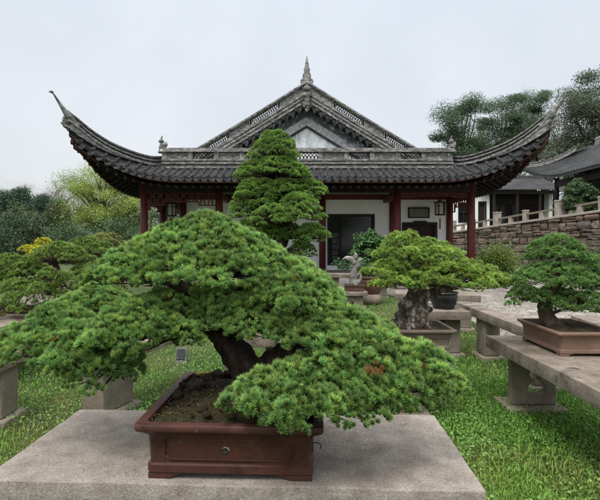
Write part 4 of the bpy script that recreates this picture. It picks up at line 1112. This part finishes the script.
# lanterns
def lantern(px, py0, Y, label, sc=1):
    p = at(px, py0, Y); t = thing('palace_lantern', (p.x, p.y, p.z), label, 'lantern', 'palace lanterns hanging in the gallery')
    def hexr(r, z, ph=0): return [p+Vector((r*math.cos(R(60*k+ph)), r*math.sin(R(60*k+ph)), z)) for k in range(6)]
    r, h = .17*sc, .42*sc
    m = MB()
    a, b = hexr(r, 0), hexr(r, -h)
    for k in range(6):
        m.bar(a[k], b[k], .028, .028); m.bar(a[k], a[(k+1) % 6], .03, .03); m.bar(b[k], b[(k+1) % 6], .03, .03)
        m.bar(a[k].lerp(b[k], .25), a[(k+1) % 6].lerp(b[(k+1) % 6], .25), .014, .014)
        m.bar(a[k], p+Vector(((a[k]-p).x*1.35, (a[k]-p).y*1.35, .05)), .02, .03)
        m.bar(a[k], p+Vector((0, 0, .12*sc)), .02, .02)
    m.tube([p+Vector((0, 0, .1*sc)), p+Vector((0, 0, 2.97-p.z))], .008, 5)
    m.build('lantern_frame', 'darkwood', t)
    m = MB(); a, b = hexr(r*.92, -.012), hexr(r*.92, -h+.012)
    m.add(a+b, [(k, (k+1) % 6, (k+1) % 6+6, k+6) for k in range(6)]); m.build('lantern_panes', 'lantern_panel', t)
    m = MB(); m.tube([p+Vector((0, 0, -h)), p+Vector((0, 0, -h-.12)), p+Vector((0, 0, -h-.14)), p+Vector((0, 0, -h-.5*sc))], [.006, .006, .025, .03], 8); m.build('tassel', 'tassel', t)
lantern(440, 203, 15.9, 'hexagonal lantern with a red tassel hanging right of the pavilion door')
lantern(171, 204, 16.0, 'hexagonal lantern hanging at the left end of the pavilion gallery')

# ================================================================== RIGHT TERRACE
WA, WB_ = Vector((15.4, 15.5, 0)), Vector((11.5, 34.0, 0))
def wtop(u): return 3.05+(1.92-3.05)*u
def wpt(u, off=0): 
    d = (WB_-WA).normalized(); nrm = Vector((-d.y, d.x, 0))   # toward the lawn (-x)
    return WA.lerp(WB_, u)+nrm*off
def stone_wall():
    L = (WB_-WA).length; V = []; Fq = []; K = []
    t = thing('retaining_wall', (wpt(.5).x, wpt(.5).y, 0), 'brown rubble stone retaining wall below the balustrade on the right', 'wall')
    m = MB(); m.prism([wpt(0, -.05), wpt(1, -.05), wpt(1, -.05)+Vector((0, 0, wtop(1)-.03)), wpt(0, -.05)+Vector((0, 0, wtop(0)-.03))], (wpt(0, -.6)-wpt(0, -.05)))
    m.build('wall_core', 'bark_far', t)
    zrow = -.1; row = 0
    while zrow < 3.1:
        z = zrow
        h = rng.uniform(.28, .48); x = rng.uniform(-.4, 0)
        while x < L:
            w = rng.uniform(.35, 1.0); u0, u1 = max(0, x/L), min(1, (x+w)/L)
            nj = lambda zz_, uu: .13*mnoise.noise(Vector((uu*9, zz_*1.3, 5)))+.05*mnoise.noise(Vector((uu*31, zz_*3, 9)))
            zb0 = z+nj(z, (u0+u1)/2); zt = min(z+h+nj(z+h, (u0+u1)/2), wtop((u0+u1)/2)-.02)
            for (z, zt) in ([(zb0, zt)] if rng.uniform() > .28 else [(zb0, zb0*.45+zt*.55), (zb0*.45+zt*.55, zt)]):
                if not (zt-z > .07 and u1-u0 > .15/L): continue
                g = .014; a0, a1 = u0+g/L, u1-g/L
                col = np.array([(.20, .145, .112), (.165, .125, .10), (.225, .17, .135), (.15, .125, .105), (.205, .14, .105)][rng.integers(5)])*rng.uniform(.75, 1.2)
                nx, nzz = 5, 4; grid_ = []
                dep = rng.uniform(.03, .14)
                for j in range(nzz+1):
                    for i in range(nx+1):
                        fu, fz = i/nx, j/nzz; e = (i in (0, nx))+(j in (0, nzz))
                        off = dep*(1 if e == 0 else .5 if e == 1 else 0)+rng.normal()*.018
                        p = wpt(a0+(a1-a0)*fu+rng.normal()*.012/L*(e > 0), off); grid_.append((p.x, p.y, z+g+(zt-z-2*g)*fz+rng.normal()*.008))
                b = len(V); V += grid_; K += [col*rng.uniform(.85, 1.1) for _ in grid_]
                for j in range(nzz):
                    for i in range(nx):
                        q = b+j*(nx+1)+i; Fq.append((q, q+1, q+nx+2, q+nx+1))
                # skirts back to the core
                bd = [b+i for i in range(nx+1)]+[b+(nx+1)*j+nx for j in range(1, nzz+1)]+[b+(nx+1)*nzz+i for i in range(nx-1, -1, -1)]+[b+(nx+1)*j for j in range(nzz-1, 0, -1)]
                nb = len(V)
                dd = wpt(0, -.05)-wpt(0, .02)
                for q in bd: V.append((V[q][0]+dd.x*1.5, V[q][1]+dd.y*1.5, V[q][2])); K.append(K[q]*.5)
                for k in range(len(bd)): Fq.append((bd[k], bd[(k+1) % len(bd)], nb+(k+1) % len(bd), nb+k))
            x += w; z = zrow
        zrow += h; row += 1
    np_mesh('wall_stones', np.array(V), np.array(Fq), 'stonewall', t, np.array(K), True)
    return t
stone_wall()
# coping + terrace ground
m = MB()
tp = []
for u in np.linspace(0, 1, 8):
    a = wpt(u, -.3); tp.append([Vector((a.x, a.y, wtop(u)-.02)), Vector((a.x+6, a.y, wtop(u)-.01)), Vector((a.x+34, a.y+1, wtop(u)+.3))])
a = wpt(1, -.3); tp.append([Vector((a.x-.5, 47, 2.1)), Vector((a.x+8, 47, 2.2)), Vector((a.x+40, 47, 3.2))])
m.grid(tp); tag(m.build('terrace', 'ground'), kind='structure')
t = thing('stone_balustrade', (wpt(.5).x, wpt(.5).y, wtop(.5)), 'low pale stone balustrade on top of the rubble retaining wall', 'balustrade')
m = MB(); m.sweep([wpt(u, -.15)+Vector((0, 0, wtop(u)-.018)) for u in (0, .25, .5, .75, 1)], [(-.26, 0), (.26, 0), (.26, .13), (-.26, .13)]); m.build('coping', 'rail', t, bevel=.02)
US = np.linspace(.03, .97, 8)
for k, u in enumerate(US):
    p = wpt(u, -.15); z = wtop(u)+.11; m = MB(); h = .74 if k % 2 == 1 else .55
    wv = .19 if k % 2 == 1 else .13
    m.box(p.x-wv, p.x+wv, p.y-wv, p.y+wv, z, z+h); m.box(p.x-wv-.02, p.x+wv+.02, p.y-wv-.02, p.y+wv+.02, z+h+.002, z+h+.09)
    m.build('post', 'rail', t, bevel=.015)
for k in range(len(US)-1):
    a, b = wpt(US[k], -.15), wpt(US[k+1], -.15); za, zb = wtop(US[k])+.11, wtop(US[k+1])+.11
    m = MB(); d = (b-a).normalized()*.16
    m.bar(a+d+Vector((0, 0, za+.40)), b-d+Vector((0, 0, zb+.40)), .15, .10); m.build('handrail', 'pedestal', t)
    m = MB(); c = a.lerp(b, .5); cz = (za+zb)/2
    m.box(c.x-.09, c.x+.09, c.y-.14, c.y+.14, cz, cz+.345); m.build('rail_block', 'rail', t)

def tiled_plane(mb, a, b, c, d, n, r=.07, sag=.0, up=Vector((0, 0, 1))):
    """roof slope: top edge a-b, eave d-c, n tile ribs"""
    a, b, c, d = map(Vector, (a, b, c, d)); P = []
    for i in range(n+1):
        u = i/n; t_, e = a.lerp(b, u), d.lerp(c, u); row = []
        for k in range(9):
            v = k/8; p = t_.lerp(e, v); p.z -= sag*math.sin(math.pi*v); row.append(p)
        P.append(row)
    mb.grid(P)
    ac = (b-a).normalized()
    for row in P:
        vs = []; pr = [(-1, 0), (-.5, .8), (.5, .8), (1, 0)]
        for p in row:
            for (x, z) in pr: vs.append(p+ac*(x*r)+Vector((0, 0, z*r)))
        mb.add(vs, [(i*4+k, i*4+k+1, i*4+5+k, i*4+4+k) for i in range(8) for k in range(3)]+[(32, 33, 34, 35)])

# white house on the terrace
HA = thing('terrace_house', (17.5, 40.5, 2.1), 'white walled house with low dark tiled roof standing behind the balustrade', 'house')
m = MB()
xa, xb = 13.2, 17.3
dxa, dxb, dza = (507.5-CX)/F*40, (512.5-CX)/F*40, 4.55
# front wall with door and window openings
wxa, wxb = (459-CX)/F*40, (468-CX)/F*40
def hb(a, b, z0, z1): m.box(a, b, 40, 40.25, z0, z1)
dxa, dxb = (479-CX)/F*40, (485.5-CX)/F*40
hb(xa, wxa, 2, 6.0); hb(wxa, wxb, 2, 3.1); hb(wxa, wxb, 4.7, 6.0); hb(wxb, dxa, 2, 6.0); hb(dxa, dxb, 4.75, 6.0); hb(dxb, xb, 2, 6.0)
m.box(xb-.25, xb, 40.25, 45, 2, 5.95); m.box(xa, xa+.25, 40.25, 45, 2, 5.95); m.box(xb, 23, 43.0, 43.25, 2, 5.9); m.box(22.7, 23, 40.2, 43, 2, 5.9)
m.build('wall', 'white', HA)
m = MB(); m.box(dxa-.08, dxb+.08, 39.96, 40.1, 4.75, 4.9); m.box(dxa-.08, dxa, 39.96, 40.1, 2.1, 4.749); m.box(dxb, dxb+.08, 39.96, 40.1, 2.1, 4.749); m.box(dxa, dxb, 40.15, 40.2, 2.1, 4.75); m.build('door', 'darkwood', HA)
m = MB(); m.box(wxa-.08, wxb+.08, 39.96, 40.1, 4.7, 4.8); m.box(wxa-.08, wxb+.08, 39.96, 40.1, 3.0, 3.1); m.box(wxa-.08, wxa, 39.96, 40.1, 3.101, 4.699); m.box(wxb, wxb+.08, 39.96, 40.1, 3.101, 4.699); m.box((wxa+wxb)/2-.04, (wxa+wxb)/2+.04, 39.97, 40.08, 3.101, 4.699); m.box(wxa+.001, wxb-.001, 39.98, 40.06, 3.9, 3.96)
q = m.build('window', 'darkwood', HA)
m = MB(); m.box(wxa, wxb, 40.12, 40.16, 3.1, 4.7); m.build('glass', 'glass', q)
m = MB()
tiled_plane(m, (16.6, 42.6, 7.3), (23.4, 42.6, 7.3), (24.0, 39.2, 5.85), (16.4, 39.2, 5.85), 30, .08, .12)
tiled_plane(m, (23.4, 42.62, 7.3), (16.6, 42.62, 7.3), (16.4, 46, 5.85), (24.0, 46, 5.85), 30, .08, .12)
rf = m.build('roof', 'tilefar', HA)
m = MB(); m.sweep([Vector((16.5, 42.6, 7.28)), Vector((23.5, 42.6, 7.28))], [(-.15, 0), (.15, 0), (.15, .25), (-.15, .25)]); m.build('ridge', 'ridge_dark', rf)
m = MB(); tiled_plane(m, (12.8, 42.6, 6.9), (16.5, 42.6, 6.9), (16.5, 39.5, 5.98), (12.8, 39.5, 5.98), 16, .08, .1); m.build('roof', 'tilefar', HA)
m = MB(); m.box(16.6, 23.2, 39.5, 39.7, 5.5, 5.78); m.box(17.3, 22.7, 41.0, 41.2, 4.7, 5.8); m.build('beams', 'darkwood', HA)
for x in (17.55, 19.6, 21.6, 22.9):
    m = MB(); m.lathe((x, 39.7, 2.1), [(.14, 0), (.14, 3.4)], 10); m.build('column', 'darkwood', HA)
for k in range(9):
    x = 17.5+k*.58; m = MB()
    for xx in (x, x+.5): m.box(xx, xx+.06, 41.02, 41.10, 2.2, 4.69)
    for z in (2.2, 3.1, 4.63): m.box(x+.061, x+.499, 41.02, 41.10, z, z+.06)
    for i in range(1, 4): m.box(x+.5*i/4, x+.5*i/4+.02, 41.03, 41.08, 3.161, 4.629)
    for i in range(1, 4): m.box(x+.062, x+.498, 41.035, 41.075, 3.161+1.46*i/4, 3.18+1.46*i/4)
    q = m.build('lattice_door', 'darkwood', HA)
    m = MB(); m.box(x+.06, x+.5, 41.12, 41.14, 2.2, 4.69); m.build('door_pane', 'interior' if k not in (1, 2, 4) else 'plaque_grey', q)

# long gallery hall at the right
HB = thing('gallery_hall', (18.5, 25, 2.3), 'long dark hall with an upswept tiled eave at the right edge on the terrace', 'hall')
m = MB(); P = []
YS = np.linspace(14, 30.4, 60)
def eaveB(y):
    k = max(0, (y-26.5)/3.9); return Vector((15.75-.45*k*k, y, 5.35+.95*k**2.2))
for y in YS:
    e = eaveB(y); yy = min(y, 28.6+ (y-28.6)*.25) if y > 28.6 else y
    rt = Vector((19.2 if y < 28 else 19.2-(y-28)*.55, min(y, 28.6), 7.5-.18*max(0, y-28.0)))
    row = []
    for k in range(9):
        v = k/8; p = rt.lerp(e, v); p.z -= .30*math.sin(math.pi*v); row.append(p)
    P.append(row)
m.grid(P)
for row in P:
    vs = []
    for p in row:
        for (x, z) in ((-.075, 0), (-.04, .07), (.04, .07), (.075, 0)): vs.append(p+Vector((0, x, z)))
    m.add(vs, [(i*4+k, i*4+k+1, i*4+5+k, i*4+4+k) for i in range(8) for k in range(3)]+[(32, 33, 34, 35)])
# rear slope and far hip
tiled_plane(m, (19.2, 28.6, 7.45), (19.2, 14, 7.45), (23, 14, 5.4), (23, 30, 5.4), 40, .07, .25)
rf = m.build('roof', 'tilefar', HB)
m = MB(); m.sweep([Vector((19.2, 13.9, 7.45)), Vector((19.2, 28.6, 7.45))], [(-.14, 0), (.14, 0), (.14, .42), (.08, .5), (-.08, .5), (-.14, .42)])
row = P[-1]; hpth = [p+Vector((0, .02, .0)) for p in row]
m.sweep(hpth, [(-.12, 0), (.12, 0), (.12, .14), (.07, .16), (.07, .25), (.11, .26), (.11, .32), (-.11, .32), (-.11, .26), (-.07, .25), (-.07, .16), (-.12, .14)])
m.tube([row[-1]+Vector((.1, 0, .15)), row[-1]+Vector((-.15, .12, .32)), row[-1]+Vector((-.32, .25, .62))], [.12, .08, .03], 8)
m.build('ridge', 'ridge', rf)
m = MB(); m.sweep([eaveB(y)+Vector((.06, 0, -.16)) for y in YS], [(-.03, 0), (.03, 0), (.03, .15), (-.03, .15)]); m.build('fascia', 'tilefar', HB)
m = MB(); m.grid([[eaveB(y)+Vector((.1, 0, -.12)), Vector((18.0, min(y, 28.8), 6.0))] for y in YS]); m.build('soffit', 'darkwood', HB)
m = MB(); m.box(17.9, 22, 13.5, 28.4, 2.2, 6.2); m.build('wall', 'interior', HB)
m = MB(); m.box(16.32, 16.5, 13.5, 28.2, 4.75, 5.15); m.build('beams', 'darkwood', HB)
for y in (28.2, 25.2, 22.0, 18.5, 15):
    m = MB(); m.lathe((16.4, y, 2.3), [(.13, 0), (.13, 3.0)], 12); m.build('column', 'darkwood', HB)

# clipped pine on the terrace
SPT = dict(kind='leaf', sp=.10, k=6, len=.13, w=.35, cb=(.03, .062, .022), ct=(.10, .165, .06), var=.3)
t = thing('clipped_pine', (*at(580, 214, 23.0).to_2d(), 2.62), 'clipped green pine standing on the terrace behind the balustrade', 'tree')
m = MB(); p = t.location
limb(m, [(p.x, p.y, p.z-.1, .12), (p.x+.1, p.y, p.z+.4, .09), (p.x-.05, p.y, p.z+.9, .07), (p.x, p.y, p.z+1.5, .03)], 8, .3)
m.build('trunk', 'bark', t, True)
for (px_, rim, half, ry, hp_) in ((577, 190, 13, .7, 9), (588, 199, 16, .8, 9), (570, 200, 11, .6, 8), (596, 208, 14, .7, 9), (578, 208, 16, .8, 8)):
    c = at(px_, rim, 23.0); k = 23/F; pad(t, c, half*k, ry, hp_*k, .2, c, SPT, power=1.8, tw=.012)

# shrubs at the wall foot
def shrub(name, label, c, r, n, size, c1, c2, group=None, sq=(1, 1, 1), seed=0):
    t = thing(name, (c[0], c[1], c[2]), label, 'shrub', group)
    m = MB(); parts = []
    for k in range(14):
        d = unit(rng.normal(size=(1, 3)))[0]; d[2] = abs(d[2])
        e = np.array(c)+d*r*np.array(sq)*rng.uniform(.45, .85)+np.array([0, 0, .1*r])
        m.tube([c, Vector(c).lerp(Vector(e), .5)+Vector((0, 0, .05)), e], [.03*r, .02*r, .008*r], 5)
        q = e+rng.normal(size=(n//14, 3))*r*.24*np.array(sq)
        q[:, 2] = np.maximum(q[:, 2], c[2]+.02)
        parts.append(leaves(q, np.tile(d, (len(q), 1)), size, .5, np.array(c1)*rng.uniform(.7, 1.25), np.array(c2)*rng.uniform(.7, 1.25)))
    m.build('stems', 'bark', t, True)
    V, Q, K = cat(parts); np_mesh('crown', V, Q, 'leaf', t, K); return t
shrub('shrub', 'yellow green shrub beside the right corner column of the pavilion', (7.7, 17.5, 0), 1.0, 7000, .09, (.11, .17, .03), (.26, .35, .08), 'shrubs at the wall foot', (.8, .8, 1.1))
shrub('shrub', 'dark shrub at the foot of the stone wall behind the right bonsai', (9.9, 17.5, 0), .8, 4500, .09, (.03, .06, .02), (.08, .12, .04), 'shrubs at the wall foot')
shrub('shrub', 'olive shrub hanging against the stone wall at the right edge', (11.6, 16.6, 0), 1.0, 5000, .09, (.03, .06, .02), (.09, .14, .04), 'shrubs at the wall foot')

# ================================================================== BACKGROUND TREES
def bg_tree(name, label, base, H, cr, cz, nclump, clr, nleaf, size, c1, c2, tr_, group, flat=.7, conifer=False, droop=0, asp=.5, fork=.35, hollow=.55):
    t = thing(name, base, label, 'tree', group); b = np.array(base, float)
    m = MB(); parts = []
    lean = rng.normal(size=2)*.03*H
    def tk(f): return b+np.array([lean[0]*f, lean[1]*f, H*f])
    top = .97 if conifer else .8
    limb(m, [(*tk(-.02), tr_*1.25), (*tk(.08), tr_), (*tk(.4), tr_*.75), (*tk(top*.8), tr_*.35), (*tk(top), tr_*.08)], 9, .15, 5, 2)
    for k in range(nclump):
        if conifer:
            f = .12+.86*(k+.5)/nclump; an = k*2.4+rng.normal()*.4
            rr = cr*(1-f)**.8*rng.uniform(.45, 1.0)+.05; e = tk(f)+np.array([rr*math.cos(an), rr*math.sin(an), -droop*rr]); cl = clr*(1.1-.65*f)
            s0 = tk(f)
        else:
            d = unit(rng.normal(size=(1, 3)))[0]; q = rng.uniform(hollow, 1)
            e = b+np.array([lean[0], lean[1], 0])+np.array([0, 0, cz])+d*q*np.array([cr, cr, (H-cz)*.95]); cl = clr*rng.uniform(.5, 1.35)
            if e[2] < b[2]+H*.12: e[2] = b[2]+H*.12+rng.uniform(0, .1)*H
            s0 = tk(min(.78, max(fork, (e[2]-b[2])/H*.7*rng.uniform(.6, 1))))
        mid = s0*.5+e*.5+np.array([0, 0, .04*H if not conifer else 0])+rng.normal(size=3)*.02*H
        r0 = tr_*(.35 if not conifer else .15)
        limb(m, [(*s0, r0), (*mid, r0*.6), (*e, r0*.15)], 5, .1, 4, 2)
        n = nleaf//nclump; q = unit(rng.normal(size=(n, 3)))*(rng.uniform(0, 1, (n, 1))**.45)*np.array([1, 1, flat])*cl*.95*(1+.25*rng.normal(size=(n, 1))*.4)
        N = q/cl+np.array([0, 0, .8])
        br_ = rng.uniform(.7, 1.3)
        parts.append(leaves(e+q, N, size, asp, np.array(c1)*br_, np.array(c2)*br_, .3))
    m.build('trunk', 'bark_far', t, True)
    V, Q, K = cat(parts); np_mesh('crown', V, Q, 'leaf', t, K); return t
def gz(px, Y): x = (px-CX)/F*Y; return (x, Y, hill(x, Y)-.1)
G1 = 'trees beyond the lawn on the left'; G2 = 'trees on the hill at the right'
bg_tree('leafy_tree', 'tall yellow green spring tree left of the pavilion roof', gz(100, 32), 6.7, 3.0, 4.2, 70, 1.1, 60000, .09, (.19, .26, .05), (.44, .53, .14), .2, G1)
bg_tree('leafy_tree', 'smaller pale green spring tree between the tall one and the pavilion', gz(131, 33), 5.6, 2.0, 3.6, 26, 1.0, 7000, .14, (.11, .16, .05), (.22, .27, .10), .14, G1, hollow=.3)
bg_tree('leafy_tree', 'dense rounded evergreen beside the left corner column', gz(122, 25.5), 2.75, 1.7, 1.4, 34, .7, 10000, .13, (.045, .09, .035), (.13, .20, .08), .14, G1)
bg_tree('leafy_tree', 'dark evergreen bush tree right of the far left conifers', gz(86, 27), 2.0, 1.2, 1.0, 24, .6, 8000, .13, (.03, .07, .04), (.085, .15, .08), .12, G1)
bg_tree('leafy_tree', 'low dark evergreen before the yellow green tree', gz(66, 28), 2.6, 1.3, 1.2, 26, .65, 8000, .13, (.034, .07, .032), (.10, .16, .065), .12, G1)
bg_tree('leafy_tree', 'broad olive green tree standing before the dark conifers', gz(36, 30), 4.3, 2.1, 2.0, 36, .85, 11000, .14, (.05, .08, .034), (.14, .175, .075), .15, G1)
bg_tree('leafy_tree', 'dark bushy evergreen at the left edge behind the sprawling bonsai', gz(8, 29), 3.4, 2.6, 1.4, 30, 1.1, 10000, .14, (.035, .07, .036), (.09, .14, .07), .15, G1)
for (px_, Y, H, cr, lab) in ((22, 40, 6.0, 2.4, 'bluish dark conifer with a pointed top, tallest of the far left group'), (44, 42, 5.4, 2.2, 'dark conifer right of the tallest pointed one'),
                             (-2, 39, 5.6, 2.5, 'dark conifer cut by the left edge'), (8, 44, 5.6, 2.4, 'bluish conifer between the tallest one and the edge'), (58, 44, 5.0, 2.0, 'dark conifer beside the yellow green tree')):
    bg_tree('conifer', lab, gz(px_, Y), H, cr, 0, 46, 1.5, 20000, .14, (.036, .078, .05), (.10, .165, .095), .16, G1, .6, True, .25)  # haze put into the leaf colours as a bluish grey cast
for k in range(9):
    pass
# far thin wood line, brownish, leaf colours lightened for distance haze
bg_tree('leafy_tree', 'brownish grey bare wood crown behind the conifers', gz(62, 62), 6.2, 5.0, 3.5, 60, 1.9, 26000, .10, (.16, .145, .135), (.27, .25, .235), .2, G1, asp=.2)
bg_tree('leafy_tree', 'greyish far tree behind the left edge conifers', gz(28, 66), 6.8, 5.0, 4.0, 60, 1.9, 26000, .10, (.12, .11, .10), (.24, .22, .20), .2, G1, asp=.15)
bg_tree('leafy_tree', 'greyish green far tree at the extreme left edge', gz(-6, 64), 6.6, 5.5, 3.5, 60, 1.9, 24000, .11, (.08, .09, .08), (.16, .17, .15), .2, G1, asp=.25)
bg_tree('leafy_tree', 'dull green far tree seen between pavilion and yellow green tree', gz(150, 58), 6.8, 5.5, 3.5, 46, 1.9, 9000, .22, (.06, .075, .06), (.13, .15, .11), .2, G1, asp=.4)
for px_, lab in ((190, 'far dull tree behind the pavilion gallery'), ):
    bg_tree('leafy_tree', lab, gz(px_, 40), 6.0, 4.0, 3.0, 40, 1.6, 9000, .18, (.04, .065, .035), (.10, .14, .07), .2, G1)

def open_tree(label, px_, Y, pytop, half, seed, c1, c2, nleaf=9000, bz=None, tr_=.28, low=.45, size=.17, clr=1.75, ncl=36):
    b = gz(px_, Y); H = at(px_, pytop, Y).z-b[2]
    cr = half/F*Y
    return bg_tree('camphor_tree', label, b, H, cr, H*(.5+low/2), ncl, clr, nleaf, size, c1, c2, tr_, G2, .5, hollow=.35, fork=low*1.15)
TG1, TG2 = (.045, .08, .045), (.135, .20, .105)  # hill greens lightened and greyed, haze mixed into the leaf colour
open_tree('round green tree above the pavilion roof, leftmost on the right hill', 466, 52, 84, 23, 1, TG1, TG2, 34000, low=.36)
open_tree('tall green tree between the leftmost one and the roof tip', 503, 54, 82, 27, 2, TG1, TG2, 38000, low=.36)
open_tree('green tree whose crown rises just left of the upswept roof tip', 536, 56, 82, 22, 3, TG1, TG2, 34000, low=.36)
open_tree('darker low tree in the gap above the pavilion hip', 500, 50, 122, 22, 4, (.03, .06, .03), (.08, .13, .055), 7000, low=.1)
open_tree('grey green small tree just over the pavilion roof', 480, 58, 118, 22, 5, TG1, TG2, 22000, low=.2)
open_tree('big grey green tree at the right edge above the hall', 592, 46, 68, 36, 6, (.055, .075, .048), (.145, .18, .11), 70000, low=.1, clr=2.3, ncl=60)
open_tree('grey green tree running off the right edge behind the hall', 628, 44, 84, 36, 9, (.05, .07, .045), (.13, .165, .10), 50000, low=.1, clr=2.3, ncl=48)
open_tree('grey green tree behind the roof tip', 566, 60, 106, 22, 7, (.06, .07, .05), (.13, .145, .10), 8000, low=.25)
open_tree('low olive tree between the pavilion tip and the hall roof', 548, 55, 148, 30, 8, (.07, .085, .045), (.15, .165, .09), 7000, low=.1)
# bare tree among them
def bare(label, px_, Y, pytop, spread_, name='bare_tree', group=G2):
    b = gz(px_, Y); H = at(px_, pytop, Y).z-b[2]; t = thing(name, b, label, 'tree', group)
    m = MB()
    def grow(p, d, L, r, lvl):
        e = p+d*L; mid = p.lerp(e, .5)+Vector(rng.normal(size=3)*L*.06)
        m.tube([p, mid, e], [r, r*.8, r*.6], 5, cap=False)
        if lvl == 0: return
        for k in range(3 if lvl > 1 else 4):
            nd = (d+Vector(rng.normal(size=3))*spread_+Vector((0, 0, .12))).normalized(); grow(p.lerp(e, rng.uniform(.55, 1)), nd, L*rng.uniform(.55, .8), r*.55, lvl-1)
    grow(Vector(b), Vector((0, 0, 1)), H*.36, .2, 5)
    m.build('trunk', 'twig_grey', t, True)
bare('bare grey tree with fine twigs beside the roof tip', 552, 52, 84, .42)
bare('bare grey tree with fine twigs at the right edge', 590, 58, 74, .42)
bare('bare grey tree with fine twigs behind the left conifers', 45, 60, 172, .5, group=G1)
bare('bare grey tree with fine twigs at the left edge of the wood', 8, 60, 176, .5, group=G1)
bare('bare grey tree with fine twigs beside the yellow green tree', 74, 55, 180, .5, group=G1)

src = [o for o in bpy.data.objects if o.name.startswith('leafy_tree') and o.parent is None][:3]
for k, (x, y) in enumerate(((-13, -15), (-7, -18), (-1, -16), (5, -19), (11, -15), (17, -18))):  # unseen trees added so the window glass reflects crowns, not bare sky
    a = src[k % 3]; c = a.copy(); C.objects.link(c); c.location = (x, y, 0); c.rotation_euler = (0, 0, k*1.3)
    c['label'] = 'unseen leafy tree added behind the viewer for the pavilion window to mirror'; c['group'] = 'unseen trees added behind the viewer'
    for ch in a.children:
        d = ch.copy(); C.objects.link(d); d.parent = c

# ================================================================== CAMERA, LIGHT, RENDER
cam = bpy.data.cameras.new('camera'); co = bpy.data.objects.new('camera', cam); C.objects.link(co)
co.location = (0, 0, CZ); co.rotation_euler = (R(90), 0, 0)
cam.sensor_width = 36; cam.lens = F/600*36; cam.shift_x = 5/600; cam.shift_y = -9/600; cam.clip_end = 3000; cam.clip_start = .05
scene.camera = co
w = bpy.data.worlds.new('World'); scene.world = w; w.use_nodes = True
nt = w.node_tree; bg = nt.nodes['Background']
sky = nt.nodes.new('ShaderNodeTexSky'); sky.sky_type = 'NISHITA'; sky.sun_disc = False
EL, AZ = R(58), R(205)
sky.sun_elevation = EL; sky.sun_rotation = AZ; sky.dust_density = 4; sky.air_density = 1.5
tc = nt.nodes.new('ShaderNodeTexCoord'); sep = nt.nodes.new('ShaderNodeSeparateXYZ'); nt.links.new(tc.outputs['Generated'], sep.inputs[0])
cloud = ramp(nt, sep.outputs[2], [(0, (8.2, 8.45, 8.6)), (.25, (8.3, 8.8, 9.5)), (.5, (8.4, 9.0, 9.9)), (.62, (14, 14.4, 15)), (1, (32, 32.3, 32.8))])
# overcast veil with faint cloud texture
n1 = nz(nt, tc.outputs['Generated'], 3.0, 6, .55)
soft = ramp(nt, n1, [(.3, (.93, .935, .945)), (.7, (1.06, 1.055, 1.045))])
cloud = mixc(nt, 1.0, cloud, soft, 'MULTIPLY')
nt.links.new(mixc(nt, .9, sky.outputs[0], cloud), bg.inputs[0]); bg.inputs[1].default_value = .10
sl = bpy.data.lights.new('sun', 'SUN'); so_ = bpy.data.objects.new('sun', sl); C.objects.link(so_)
sl.energy = 2.5; sl.angle = R(20); sl.color = (1, .96, .9)
dirv = Vector((math.sin(AZ)*math.cos(EL), math.cos(AZ)*math.cos(EL), math.sin(EL)))
so_.rotation_euler = (-dirv).to_track_quat('-Z', 'Y').to_euler()
scene.view_settings.view_transform = 'Standard'; scene.view_settings.look = 'None'; scene.view_settings.exposure = 0
scene.render.engine = 'CYCLES'
scene.cycles.max_bounces = 6; scene.cycles.diffuse_bounces = 2; scene.cycles.transmission_bounces = 3
